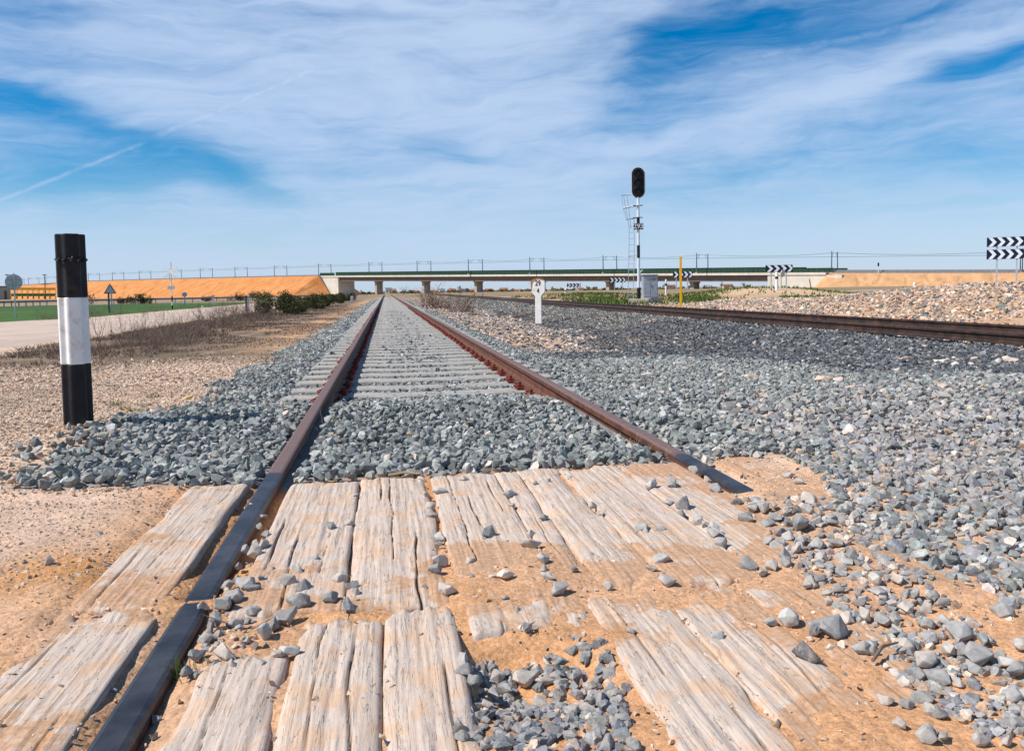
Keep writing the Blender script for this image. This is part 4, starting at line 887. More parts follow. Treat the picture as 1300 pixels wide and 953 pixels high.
p = g_at(141, 398); o = empty('road_sign', tuple(p), facing(p)-.1); tag(o, 'back of a triangular road sign on a double post beyond the striped post', 'road sign')
for sx in (-.09, .07): MB().box((sx, -.03, .6), (.07 if sx > 0 else .10, .05, 1.4)).build('post', M_['galv'] if sx > 0 else M_['mast'], o)
MB().box((0, -.02, 1.5), (.06, .04, .6)).build('post', M_['galv'], o)
MB().prism([(-.36, 1.22), (.36, 1.22), (0, 1.86)], 0, .02).build('sign_back', M_['mast'], o); MB().prism([(-.27, 1.27), (.27, 1.27), (0, 1.74)], -.012, -.002).build('panel_rib', M_['galv'], o)
p = g_at(219, 393); o = empty('crossbuck', tuple(p), facing(p)-.55); tag(o, 'white crossed-boards railway crossing sign on a black and white pole', 'crossing sign')
mb = MB(); mb.tube([(0, 0, .8), (0, 0, 3.5)], .045, 8); mb.build('pole', M_['white'], o)
MB().tube([(0, 0, -.1), (0, 0, .32)], .05, 8).build('pole_base', M_['black'], o); MB().tube([(0, 0, .32), (0, 0, .58)], .05, 8).build('pole_band', M_['white'], o); MB().tube([(0, 0, .58), (0, 0, 1.0)], .05, 8).build('pole_band', M_['black'], o)
for zc in (2.78, 2.48):
    for a in ((32, -32) if zc > 2.6 else (205, -25)):
        if zc < 2.6: continue
        bm_ = MB(); L_ = 1.25; 
        c_, s_ = cos(R(a)), sin(R(a)); w = .085; P = [(-L_/2*c_+w*s_, zc-L_/2*s_-w*c_), (L_/2*c_+w*s_, zc+L_/2*s_-w*c_), (L_/2*c_-w*s_, zc+L_/2*s_+w*c_), (-L_/2*c_-w*s_, zc-L_/2*s_+w*c_)]
        bm_.prism(P, -.07 if a > 0 else -.10, -.05 if a > 0 else -.08).build('cross_board', M_['white'], o)
for a, sx in ((-28, 1), (208, -1)):
    c_, s_ = cos(R(a)), sin(R(a)); w = .07; L_ = .62; P = [(w*s_, 2.62-w*c_), (L_*c_+w*s_, 2.62+L_*s_-w*c_), (L_*c_-w*s_, 2.62+L_*s_+w*c_), (-w*s_, 2.62+w*c_)]
    MB().prism(P, -.13 if sx > 0 else -.16, -.11 if sx > 0 else -.14).build('cross_board', M_['signw'], o)
MB().box((0, -.06, 1.62), (.55, .02, .24)).build('plate', M_['galv'], o)
for px, py, w, h_, hp, m, l in ((235, 390, .42, .42, 1.15, 'galv', 'small grey sign back on a short post right of the crossing sign'), (271, 390, .26, .42, .95, 'galv', 'smallest grey sign back on a short post at the edge of the field')):
    p = g_at(px, py); o = empty('road_sign', tuple(p), facing(p)); tag(o, l, 'road sign'); MB().box((0, -.01, hp/2), (.10, .06, hp)).build('post', M_['galv'], o)
    disc(w/2, hp-.05, .03, .02).build('sign_back', M_[m], o)
p = g_at(314.5, 396); o = empty('guide_post', tuple(p), facing(p)); tag(o, 'dark and grey steel post standing upright beside the road before the green bushes', 'post')
MB().box((-.06, 0, .48), (.13, .05, .98)).build('panel', M_['mast'], o); MB().box((.06, -.01, .46), (.09, .04, .98)).build('post', M_['galv'], o)
for px, py, w, h_, l, nm in ((257, 393, .10, .28, 'tiny white marker stub at the edge of the road', 'marker_post'), (352.5, 397, .07, .36, 'thin white peg in front of the green bushes, left one of two', 'marker_post'), (359, 398, .08, .26, 'shorter white peg in front of the green bushes, right one of two', 'marker_post')):
    p = g_at(px, py); o = MB().box((0, 0, 0), (w, w, h_), 0, w*.15).build(nm, M_['white']); o.location = (p[0], p[1], p[2]+h_/2-.02); o.rotation_euler = (.03, .05, .3); tag(o, l, 'marker')
p = g_at(447, 383); o = empty('junction_box', tuple(p), facing(p)); tag(o, 'small pale grey box on the ground by the end of the green bushes', 'box'); MB().box((0, 0, .34), (.30, .25, .6), 0, .02).build('cabinet', M_['signw'], o); MB().box((0, -.03, .03), (.34, .29, .08)).build('base', M_['concrete'], o); MB().box((.02, -.128, .36), (.18, .006, .4)).build('door', M_['galv'], o)

# striped post in front
p = g_at(101, 544, -.1)
o = empty('striped_post', (p[0], p[1], p[2]), facing(p)+.12); tag(o, 'thick black and white banded steel post standing in the gravel left of the track', 'post')
prof = [(-.084, .03), (-.084, -.012), (-.052, -.026), (-.047, -.062), (-.035, -.071), (.028, -.071), (.040, -.060), (.046, -.030), (.080, -.014), (.086, .03), (.058, .075), (-.058, .075)]
prof = [(a*.98, c*.98) for a, c in prof]
def band(z0, z1, m, nm, grow=0., lab=None):
    n = len(prof); k = 1+grow; V_ = [(a*k, c*k, z0) for a, c in prof]+[(a*k, c*k, z1) for a, c in prof]; F_ = [(i, (i+1) % n, n+(i+1) % n, n+i) for i in range(n)]+[tuple(range(n))[::-1], tuple(range(n, 2*n))]
    x = meshobj(nm, V_, F_, m, o); md = x.modifiers.new('bevel', 'BEVEL'); md.width = .006; md.segments = 2; md.limit_method = 'ANGLE'; md.angle_limit = R(20)
    if lab: x['label'] = lab
    return x
PH = (543.5-297)*float(np.dot(p-np.array([0, 0, CAMH]), CF))/FPX*1.0
band(.0, PH*.335, M_['black'], 'lower_band'); band(PH*.335, PH*.675, M_['white'], 'white_band', .012); band(PH*.675, PH*.995, M_['black'], 'upper_band')
band(-.12, .035, M_['rust'], 'rusty_foot', .02)
mb = MB(); pts = [((.083+.004*sin(7*a))*cos(a), (.078+.004*cos(5*a))*sin(a), PH*.865+.006*sin(3*a)) for a in np.linspace(0, 2*pi, 40)]; mb.tube(pts, .006, 6)
for a in np.linspace(-2.6, -.9, 5): mb.tube([(.088*cos(a), .082*sin(a)-.004, PH*.865-.012), (.092*cos(a+.1), .088*sin(a+.1)-.006, PH*.865+.002), (.088*cos(a+.16), .082*sin(a+.16), PH*.865+.014)], .007, 5)
mb.build('wire_loop', M_['black'], o)

# ---------------------------------------------------------------- kilometre post 29 / 4
def text_mesh(s_, size, m, parent, loc, name='number', ext=.004, sx=1.):
    cu = bpy.data.curves.new(name, 'FONT'); cu.body = s_; cu.size = size; cu.extrude = ext; cu.align_x = 'CENTER'; cu.align_y = 'CENTER'; cu.offset = size*.004
    t = bpy.data.objects.new('tmp', cu); col_root.objects.link(t); me = bpy.data.meshes.new_from_object(t); bpy.data.objects.remove(t); me.name = name; me.materials.clear(); me.materials.append(m)
    q = link(bpy.data.objects.new(name, me), parent); q.location = loc; q.rotation_euler = (pi/2, 0, 0); q.scale = (sx, 1, 1); return q
p, t_ = groundhit(684, 411); o = empty('kilometre_post', (p[0], p[1], Hs(p[0], p[1])), facing(p)-.28); kd = float(np.dot(p-np.array([0, 0, CAMH]), CF)); u = kd/FPX
tag(o, 'white concrete kilometre post numbered 29 over 4 between the two tracks', 'kilometre post'); Hk = 58.5*u
P = [(-4.2, 0), (4.2, 0), (4.0, Hk/u-23), (8.9, Hk/u-17), (9.1, Hk/u-5), (7, Hk/u-2), (3, Hk/u-.2), (0, Hk/u), (-3, Hk/u-.2), (-7, Hk/u-2), (-9.1, Hk/u-5), (-8.9, Hk/u-17), (-4.0, Hk/u-23)]
P = [(a*u, c*u) for a, c in P]; P[0] = (P[0][0], -.3); P[1] = (P[1][0], -.3)
x = MB().prism(P, -.05, .05).build('body', M_['whitew'], o); finish(x); md = x.modifiers.new('bevel', 'BEVEL'); md.width = .008; md.segments = 2
rim = [(-8.8, Hk/u-16), (-9.25, Hk/u-5), (-7.1, Hk/u-1.8), (-3, Hk/u+.1), (0, Hk/u+.2), (4, Hk/u-.1), (7, Hk/u-1.7), (7.0, Hk/u-3.0), (3, Hk/u-1.7), (0, Hk/u-1.5), (-2.5, Hk/u-2.0), (-5.0, Hk/u-3.6), (-7.2, Hk/u-6), (-7.7, Hk/u-11), (-8.2, Hk/u-16)]
x = MB().prism([(a*u, c*u) for a, c in rim], -.057, .045).build('rust_stain', M_['rust'], o); finish(x)
text_mesh('29', 9.5*u, M_['black'], o, (.1*u, -.056, Hk-6.6*u), sx=.78); text_mesh('4', 8.4*u, M_['black'], o, (.1*u, -.056, Hk-16.2*u), sx=.78)

# ---------------------------------------------------------------- colour light signal with ladder
SY = 44.; p = aty(811, 380, SY); zg = Hs(p[0], p[1]); base = np.array([p[0], p[1], p[2]]); u = SY/FPX*1.0
top = aty(808, 213, SY); HT = top[2]-base[2]; k = HT/167.
o = empty('light_signal', tuple(base), facing(p)); tag(o, 'tall three-lamp railway signal with black oval head and ladder, numbered 293', 'signal')
X_ = lambda py: (380-py)*k
MB().box((0, 0, -.02-.25), (1.1, .9, .6), 0, .03).build('foundation', M_['concrete'], o)
def pole(y0, y1, m, nm, r_=.075): MB().tube([(0, 0, X_(y0)), (0, 0, X_(y1))], r_, 12).build(nm, m, o)
pole(380, 365, M_['black'], 'pole_band', .10); pole(365, 327, M_['signw'], 'pole'); pole(327, 311, M_['black'], 'pole_band', .083); pole(311, 289, M_['signw'], 'pole'); pole(289, 275, M_['black'], 'pole_band', .08); pole(275, 250, M_['signw'], 'pole')
def oval(hw, z0, z1, y0, th, n=12):
    P = [(hw*cos(a), z1-hw+hw*sin(a)) for a in np.linspace(0, pi, n)]+[(hw*cos(a), z0+hw+hw*sin(a)) for a in np.linspace(pi, 2*pi, n)]; return MB().prism(P, y0, y0+th)
finish(oval(9.0*k, X_(251.8), X_(211.7), -.02, .03).build('backplate_rim', M_['signw'], o)); finish(oval(7.9*k, X_(250.7), X_(212.8), -.06, .038).build('backplate', M_['black'], o)); MB().box((0, .12, X_(232)), (.45, .2, 1.2)).build('housing', M_['black'], o)
for py in (220.5, 232, 243.5):
    z = X_(py); rr_ = 4.6*k; ln_ = disc(rr_*.75, z, -.075, .012, 24).build('lens', M_['lens'], o)
    V_ = []; F_ = []; nn_ = 14
    for j in range(nn_+1):
        a = R(-25)+R(230)*j/nn_; V_ += [(rr_*cos(a), -.06, z+rr_*sin(a)), (rr_*cos(a)*1.02, -.06-.28*(.55+.45*max(0, sin(a))), z+rr_*sin(a)-.03)]
    for j in range(nn_): F_.append((2*j, 2*j+1, 2*j+3, 2*j+2))
    x = meshobj('hood', V_, F_, M_['black'], o, True); x.modifiers.new('s', 'SOLIDIFY').thickness = .012
for dx_, ch in ((-4.0, '2'), (.2, '9'), (4.3, '3')):
    x = MB().box((dx_*k, -.11, X_(287.3)), (3.9*k, .02, 8.*k)).build('number_plate', M_['black'], o); text_mesh(ch, 8.4*k, M_['signw'], x, (dx_*k, -.123, X_(287.3)), 'number', .003, .95)
MB().box((0, -.095, X_(287.3)), (12*k, .02, .05)).build('bracket', M_['galv'], o)
mb = MB()
def ly(px, py, y=.25): return ((px-809.5)*k, y, X_(py))
for a, c in (((795.5, 380), (797.6, 310)), ((802.5, 380), (804.2, 310)), ((797.6, 310), (797.8, 289)), ((804.2, 310), (804.0, 276)), ((797.8, 289), (790.8, 246)), ((800.2, 289), (795.4, 246))): mb.tube([ly(*a), ly(*c)], .017, 6)
for py in range(374, 283, -8): f_ = (380-py)/70; mb.tube([ly(795.7+2*min(1, f_), py), ly(802.7+1.6*min(1, f_), py)], .013, 5)
mb.build('ladder', M_['galv'], o)
mb = MB()
for (a, c, d) in (((790.5, 263), (813.5, 259.5), .05), ((794, 277.5), (812, 275), .05), ((795.5, 325), (811, 322.5), .02), ((788.5, 246), (802, 245.5), .03)): 
    mb.tube([ly(*a, .3), ly((a[0]+c[0])/2, (a[1]+c[1])/2, .3), ly(*c, .05)], .022, 6); mb.tube([ly(*a, .55), ly(c[0], c[1], .35)], .018, 5); 
mb.tube([ly(788.5, 246, .3), ly(790.5, 263, .3), ly(794.5, 278, .3)], .016, 5); mb.tube([ly(790, 263, .1), ly(813.5, 259.5, -.2)], .02, 5)
for py in (260.3, 275.6): mb.box(ly(809, py, .12), (.55, .5, .02))
mb.build('platform', M_['galv'], o); MB().tube([ly(810.5, 360, .12), ly(811.6, 345, .16), ly(815, 342, .2)], .04, 6).build('cable_duct', M_['signw'], o)
p2_ = aty(824.8, 378, SY+.6); o = empty('equipment_cabinet', tuple(p2_), facing(p2_)+.25); tag(o, 'grey metal equipment cabinet beside the foot of the tall signal', 'cabinet')
MB().box((0, 0, .62), (.80, .55, 1.24), 0, .012).build('body', M_['greyb'], o); MB().box((-.02, -.01, 1.27), (.88, .66, .06), 0, .01).build('roof', M_['galv'], o)
MB().box((-.20, -.285, .62), (.34, .012, 1.1), 0, .003).build('door', M_['galv'], o); d_ = MB().box((.18, -.285, .62), (.36, .012, 1.1), 0, .003).build('door', M_['galv'], o); MB().box((.04, -.30, .65), (.025, .02, .14)).build('handle', M_['mast'], d_)
MB().box((0, 0, -.17), (1.2, .8, .36), 0, .03).build('plinth', M_['concrete'], o)
for i in range(5): MB().box((.18, -.294, .98+.035*i), (.26, .006, .012)).build('vent', M_['mast'], d_)
# yellow post
p = aty(864.3, 388.5, 31.5); o = empty('yellow_post', (p[0], p[1], Hs(p[0], p[1])-.05), facing(p)); hy = aty(863, 327, 31.5)[2]-Hs(p[0], p[1])+.05; tag(o, 'slim bright yellow marker post standing beyond the right-hand track', 'post')
MB().box((0, 0, hy/2), (.095, .07, hy), 0, .008).build('shaft', M_['yellow'], o); MB().box((0, 0, hy+.01), (.10, .075, .03), 0, .006).build('cap', M_['yellow'], o)

# ---------------------------------------------------------------- chevron panels (arrows pointing right)
def chevrons(px0, px1, py0, py1, Y, posts, ground_y, label, n=4, rot=0., rows=None, extra=None):
    pa = aty(px0, py0, Y); pb = aty(px1, py0, Y); w = float(np.linalg.norm((pb-pa)[:2])); cxp = (px0+px1)/2; c = aty(cxp, (py0+py1)/2, Y)
    gz = Hs(c[0], c[1]); o = empty('chevron_sign', (c[0], c[1], gz), facing(c)+rot); tag(o, label, 'road sign')
    for (q0, q1) in rows or [(py0, py1)]:
        zt_ = aty(cxp, q0, Y)[2]-gz; zb = aty(cxp, q1, Y)[2]-gz; h_ = zt_-zb
        MB().box((0, 0, (zt_+zb)/2), (w, .025, h_)).build('panel', M_['navy'], o)
        pit = w/n; th = pit*.46
        for i in range(n):
            x0 = -w/2+pit*(i+.18); tipdx = pit*.5; P = [(x0, zb+.01), (x0+th, zb+.01), (x0+th+tipdx, (zt_+zb)/2), (x0+th, zt_-.01), (x0, zt_-.01), (x0+tipdx, (zt_+zb)/2)]
            P = [(min(a, w/2-.004), b__) for a, b__ in P]
            finish(MB().prism([P[0], P[1], P[2], P[5]], -.019, -.0145).build('chevron', M_['signw'], o)); finish(MB().prism([P[5], P[2], P[3], P[4]], -.019, -.0145).build('chevron', M_['signw'], o)) if False else finish(MB().add([(a, -.016, b__) for a, b__ in P], [(0, 1, 2, 5), (5, 2, 3, 4)]).build('chevron', M_['signw'], o))
    ztop_ = aty(cxp, (rows or [(py0, py1)])[0][0], Y)[2]-gz
    for px in posts: xo = (px-cxp)/FPX*Y; MB().box((xo, .05, ztop_/2-.2), (.08, .05, ztop_+.3)).build('post', M_['galv'], o)
    return o
chevrons(720, 737, 359.6, 364.4, 105, (724, 733), 372, 'smallest chevron road sign, farthest away under the bridge')
chevrons(774, 793.5, 352.6, 358.6, 82, (780, 790), 372, 'chevron road sign just left of the foot of the tall signal')
chevrons(855, 878.5, 344.8, 352.2, 64, (858.5, 873), 368, 'chevron road sign behind the yellow post')
o = chevrons(973.5, 1004.5, 336.3, 345.3, 53, (979, 998.5), 366, 'chevron road sign with a tilted round sign and white post before the bridge abutment', 4, .12)
chevrons(1260, 1312, 300.5, 329, 39.5, (1266.8, 1291), 361, 'double-stacked chevron road sign cut off by the right edge', 6, 0., [(300.5, 312.6), (316.2, 328.6)])
c = aty(994, 347, 52); gz = Hs(c[0], c[1]); o = empty('road_sign', (c[0], c[1], gz), facing(c)); tag(o, 'back of a tilted round road sign in front of a chevron panel', 'road sign')
x = disc(.26, 0, 0, .02).build('sign_back', M_['galv'], o); x.location = (0, 0, c[2]-gz); x.rotation_euler = (.2, -.5, .95); MB().tube([(-.12, .06, -.2), (-.12, .06, c[2]-gz)], .035, 8).build('pole', M_['galv'], o)
for px, y0, y1, Y, w, l in ((986, 345.5, 367, 51, .20, 'thick white marker post under the chevron sign before the abutment'), (845.5, 354.5, 370, 60, .13, 'white marker post with a black band right of the grey cabinet'), (718, 366, 373, 90, .22, 'small white marker post far off between the tracks'), (1161, 358.5, 363, 42, .16, 'stubby white marker on top of the rubble bank')):
    c = aty(px, y1, Y); t_ = aty(px, y0, Y); gz = min(Hs(c[0], c[1]), c[2]); hh = t_[2]-gz; o = empty('marker_post', (c[0], c[1], gz), facing(c)); tag(o, l, 'marker post')
    MB().tube([(0, 0, -.1), (0, 0, hh*.96), (0, 0, hh)], [w/2, w/2, w/3], 10).build('shaft', M_['white'], o)
    if px != 1161: MB().tube([(0, 0, hh*.62), (0, 0, hh*.76)], w/2+.004, 10).build('reflector_band', M_['black'], o)
c = aty(1032, 365, 70); x = MB().tube([(0, 0, -.2), (-.35, 0, 1.35)], .05, 6).build('wooden_stake', M_['twig']); x.location = (c[0], c[1], Hs(c[0], c[1])); tag(x, 'thin leaning brown stake beside the right bridge abutment', 'stake')
# ---------------------------------------------------------------- plants
def twig_mesh(name, seed, n, w, h, m, r_=.004, spread=1., seg=4, leafy=None, clump=False):
    r = random.Random(seed); V_ = []; F_ = []
    def stick(p, d, ln, rad, depth):
        pts = [np.array(p)]; d = np.array(d, float)
        for i in range(seg): d = d+np.array([r.gauss(0, .22), r.gauss(0, .22), r.gauss(0, .16)]); d /= np.linalg.norm(d); pts.append(pts[-1]+d*ln/seg)
        k0 = len(V_)
        for i, q in enumerate(pts):
            ra = rad*(1-.75*i/seg)
            for a in (0, 2.1, 4.2): V_.append((q[0]+ra*cos(a), q[1]+ra*sin(a), q[2]))
        for i in range(len(pts)-1):
            for k in range(3): F_.append((k0+i*3+k, k0+i*3+(k+1) % 3, k0+(i+1)*3+(k+1) % 3, k0+(i+1)*3+k))
        if depth > 0:
            for _ in range(r.randint(3, 5)): i = r.randint(1, seg); stick(pts[i], d+np.array([r.gauss(0, .7), r.gauss(0, .7), r.gauss(.1, .4)]), ln*r.uniform(.3, .6), rad*.6, depth-1)
    for _ in range(n):
        a = r.uniform(0, 2*pi); rr = w*math.sqrt(r.random())*.6; tilt = r.uniform(.1, 1.)*spread
        stick((rr*cos(a), rr*sin(a), -.02), (tilt*cos(a+r.gauss(0, .6)), tilt*sin(a+r.gauss(0, .6)), 1.), h*r.uniform(.5, 1.05), r_, 2 if not clump else 0)
    me = bpy.data.meshes.new(name); me.from_pydata(V_, [], F_); me.materials.append(m); return me
SHR = [twig_mesh('dry_shrub', 40+i, 26, .55, .62, M_['twig'], .0045, 1.3) for i in range(4)]
def put_mesh(me, name, p, sc, rz, label, cat, group, sz=None):
    o = bpy.data.objects.new(name, me); link(o); o.location = p; o.scale = (sc, sc, sc*(sz or 1)); o.rotation_euler = (0, 0, rz); return tag(o, label, cat, group)
bushes = [(128, 446, .5), (152, 443, .6), (171, 437, .75), (186, 444, .6), (200, 433, 1.), (215, 437, .9), (228, 428, .8), (243, 425, .8), (256, 416, .8), (269, 411, .9), (283, 407, 1.1), (297, 404, 1.15), (309, 406, .9), (322, 402, .8), (334, 405, .6), (262, 425, .5), (236, 440, .5), (300, 414, .6),
          (204, 447, .5), (160, 453, .4), (140, 457, .4), (346, 411, .4), (365, 407, .35), (390, 403, .3), (120, 402, .7), (100, 404, .6), (288, 394, .5), (60, 406, .6), (150, 400, .5), (190, 398, .5), (30, 452, .4), (75, 455, .35)]
for i, (px, py, s_) in enumerate(bushes):
    for j in range(2 if s_ > .45 else 1):
        p = g_at(px+rnd.uniform(-7, 7), py+rnd.uniform(-2, 2)); 
        put_mesh(SHR[(i+j) % 4], 'dry_shrub', tuple(p), s_*rnd.uniform(.9, 1.25)*(1 if p[1] < 25 else 1.3), rnd.uniform(0, 6), 'leafless brown thorny shrub in the dry strip between gravel road and track' if py > 400 and px < 345 and not (px in (120, 100, 60)) else 'small dry brown shrub at the left of the track, away from the main brush strip', 'shrub', 'dry shrubs in the brush strip' if py > 400 and px < 345 and not (px in (120, 100, 60)) else 'scattered dry shrubs left of the track', rnd.uniform(.7, 1.0))
DSH = twig_mesh('dense_shrub', 49, 75, .7, .5, M_['twig'], .008, 1.6)
for px, py, sc, l in ((566, 391, 1.5, 'wide dark brown dry shrub on the rubble between the tracks'), (586, 396, .75, 'smaller dark brown dry shrub right of the wide one between the tracks'), (603, 400, .35, 'tiny brown dry tuft between the tracks'), (662, 402, .55, 'brown dry tuft just left of the kilometre post'),
                  (638, 401, .35, 'thin brown dry tuft between wide shrub and kilometre post')):
    p, _t = groundhit(px, py); sc2 = sc*max(1., p[1]/22); put_mesh(DSH, 'dry_shrub', (p[0], p[1], p[2]-.05), sc2, rnd.uniform(0, 6), l, 'shrub', None, .75)
STK = [twig_mesh('dry_stalk', 60+i, 3, .12, 1.15, M_['twig'], .006, .35) for i in range(2)]
for i, (px, py) in enumerate(((126, 462), (145, 440), (207, 434), (229, 430), (318, 408), (118, 452))):
    p = g_at(px, py); put_mesh(STK[i % 2], 'dry_stalk', tuple(p), rnd.uniform(.6, 1.), rnd.uniform(0, 6), 'thin dry stalk sticking up above the brown brush on the left', 'dry stalk', 'dry stalks above the brush')
# low dead litter of the brush strip: nobody could count it
n = 48000; X = rng.uniform(-7.4, -1.7, n); Y = 12.8+rng.gamma(1.6, 14, n); m = (Y < 75) & (fbm(X*.8, Y*.8, 66)+.14*S(-X, 3.5, 6.5) > .50); X, Y = X[m], Y[m]; Z = H(X, Y); n = len(X)
h_ = rng.uniform(.015, .06, n)*(1+Y/60)*(.5+S(-X, 2.4, 6.)); a = rng.uniform(0, 2*pi, n); wdt = .006*(1+Y/22); tx = rng.normal(0, .9, n)*h_; ty = rng.normal(0, .9, n)*h_
Vv = np.stack([np.stack([X-wdt*np.cos(a), Y-wdt*np.sin(a), Z-.01], 1), np.stack([X+wdt*np.cos(a), Y+wdt*np.sin(a), Z-.01], 1), np.stack([X+tx, Y+ty, Z+h_], 1)], 1).reshape(-1, 3)
def tris(name, Vv, m_, label, cat):
    me = bpy.data.meshes.new(name); me.vertices.add(len(Vv)); me.vertices.foreach_set('co', Vv.reshape(-1).astype(np.float32)); k = len(Vv)//3; me.loops.add(k*3); me.loops.foreach_set('vertex_index', np.arange(k*3, dtype=np.int32)); me.polygons.add(k); me.polygons.foreach_set('loop_start', np.arange(0, k*3, 3, dtype=np.int32)); me.update(calc_edges=True); me.materials.append(m_)
    return tag(link(bpy.data.objects.new(name, me)), label, cat, kind='stuff')
tris('dry_grass', Vv, M_['twig'], 'dead brown grass litter in the dry strip left of the track', 'dry grass')
def blades(reg, n, h0, h1, keep):
    X = rng.uniform(reg[0], reg[1], n); Y = rng.uniform(reg[2], reg[3], n); m = keep(X, Y); X, Y = X[m], Y[m]; Z = H(X, Y); n = len(X); h_ = rng.uniform(h0, h1, n); a = rng.uniform(0, 2*pi, n); wd = .014+.0009*Y; tx = rng.normal(0, .35, n)*h_; ty = rng.normal(0, .35, n)*h_
    return np.stack([np.stack([X-wd*np.cos(a), Y-wd*np.sin(a), Z-.02], 1), np.stack([X+wd*np.cos(a), Y+wd*np.sin(a), Z-.02], 1), np.stack([X+tx, Y+ty, Z+h_], 1)], 1).reshape(-1, 3)
mp = aty(965, 368, 56)
def kp(X, Y):
    px = 650+FPX*np.tan(np.arctan2(X, Y)-YAW); moundfree = 1-np.exp(-((X-mp[0])/3.8)**2-((Y-mp[1]+5)/9.)**2)
    d_ = .25+.75*np.exp(-((px-1010)/40)**2)+.7*np.exp(-((px-890)/22)**2)+.6*np.exp(-((px-1090)/22)**2)+.6*np.exp(-((px-1175)/25)**2)*.5+.8*np.exp(-((px-765)/35)**2)
    return (fbm(X*.35, Y*.35, 67, 4) > .44) & (rng.uniform(size=len(X)) < d_*moundfree) & (X > c2(Y)+2.2) & ((Y > 47)|(px > 1075)|(px < 905)|((px > 990) & (px < 1065) & (Y > 38)))
VG = np.concatenate([blades((10, 42, 37, 84), 60000, .08, .26, kp)])
tris('grass', VG, M_['grass'], 'green grass growing beyond the right-hand track', 'grass')
VD = blades((11, 44, 36, 84), 14000, .1, .3, lambda X, Y: (fbm(X*.3+5, Y*.3, 68, 4) > .52) & (X > c2(Y)+2.2) & (Y > 50) & (np.exp(-((X-mp[0])/4.5)**2-((Y-mp[1])/12.)**2) < .3)); tris('dry_weeds', VD, M_['straw'], 'pale dry weeds among the grass beyond the right-hand track', 'dry weeds')
# green tufts near the striped post and rail
GT = [twig_mesh('grass_tuft', 80+i, 40, .09, .10, M_['grass'], .0022, 1.0, 3, None, True) for i in range(3)]
for px, py, s_ in ((195, 501, .8), (147, 511, .8), (172, 519, .7), (160, 516, .6), (185, 513, .6), (143, 488, .6), (60, 520, .4), (236, 603, .4), (160, 575, .5), (205, 560, .4)):
    p, _t = groundhit(px, py); put_mesh(GT[rnd.randint(0, 2)], 'grass_tuft', (p[0], p[1], p[2]-.01), s_*1.3, rnd.uniform(0, 6), 'low green weed tuft in the gravel by the striped post', 'grass tuft', 'green tufts near the striped post', .45)
p = at(238, 856, -.02); put_mesh(GT[0], 'grass_tuft', tuple(p), .55, 1., 'green grass tuft growing between left rail and near boards', 'grass tuft', None, 1.1)
ST = [twig_mesh('dry_straw', 90+i, 9, .06, .17, M_['straw'], .0016, 1.6, 4, None, True) for i in range(2)]
for px, py in ((408, 540), (396, 560), (412, 520), (420, 500), (388, 575), (402, 552)):
    p, _t = groundhit(px, py); put_mesh(ST[rnd.randint(0, 1)], 'dry_straw', (p[0], p[1], p[2]-.01), rnd.uniform(.7, 1.3), rnd.uniform(0, 6), 'wisp of dry straw along the inside of the left rail', 'straw', 'dry straw beside the left rail')
for px, py in ((786, 552), (800, 568), (812, 574), (838, 578)):
    p, _t = groundhit(px, py); put_mesh(ST[rnd.randint(0, 1)], 'dry_straw', (p[0], p[1], p[2]-.01), rnd.uniform(.5, .9), rnd.uniform(0, 6), 'wisp of dry straw along the inside of the right rail', 'straw', 'dry straw beside the right rail')
for px, py, px2, py2, r_, l in ((493, 603, 533, 601, .006, 'short brown stick lying where ballast meets the boards'), (1108, 838, 1140, 815, .004, 'thin dark twig among the stones at the lower right')):
    a = at(px, py, .012); c = at(px2, py2, .02); x = MB().tube([a, (a+c)/2+np.array([0, .01, .006]), c], [r_, r_*.9, r_*.5], 6).build('stick', M_['straw'] if px < 600 else M_['twig']); tag(x, l, 'stick')

# leafy green bushes by the track on the left
def leafy(name, seed, w, h, n, m, ls=.06):
    r = np.random.default_rng(seed); K = 9; cen = np.stack([r.uniform(-w*.42, w*.42, K), r.uniform(-.5, .5, K)*w*.5, r.uniform(.25, .7, K)*h], 1); rad = r.uniform(.2, .38, K)*min(w, h*1.4)
    k = r.integers(0, K, n); d = r.normal(size=(n, 3)); d /= np.linalg.norm(d, axis=1)[:, None]; P = cen[k]+d*(rad[k]*r.uniform(.55, 1.12, n)**1)[:, None]; P = P[(P[:, 2] > .0)]; n = len(P)
    a = r.normal(size=(n, 3)); a /= np.linalg.norm(a, axis=1)[:, None]; b_ = np.cross(a, r.normal(size=(n, 3))); b_ /= np.linalg.norm(b_, axis=1)[:, None]; L_ = r.uniform(.6, 1.4, n)[:, None]*ls
    V_ = np.stack([P-a*L_, P+b_*L_*.5, P+a*L_], 1).reshape(-1, 3); me = bpy.data.meshes.new(name); me.from_pydata(V_.tolist(), [], [(3*i, 3*i+1, 3*i+2) for i in range(n)]); me.materials.append(m); return me
stm = twig_mesh('stems', 97, 8, .4, .9, M_['twig'], .012, .9)
for px, py, w, h, l in ((353, 399, 1.9, 1.02, 'tallest dark green bush, leftmost of the row left of the track'), (368, 398, 1.9, .85, 'dark green bush second from the left in the row left of the track'), (390, 393, 2.3, .95, 'round olive green bush in the middle of the row left of the track'), (408, 389, 2.2, .85, 'low olive bush right of the middle one in the row left of the track'),
                      (424, 385.5, 2.6, .95, 'small green bush near the right end of the row left of the track'), (437, 382.5, 2.8, .95, 'farther small green bush, rightmost of the row by the grey box')):
    p = g_at(px, py); e = empty('green_bush', tuple(p), 0); tag(e, l, 'bush'); f = bpy.data.objects.new('foliage', leafy('foliage', int(px), w, h, 4200, M_['leaf'], .045+.0006*p[1])); link(f, e); s_ = bpy.data.objects.new('stems', stm); link(s_, e)
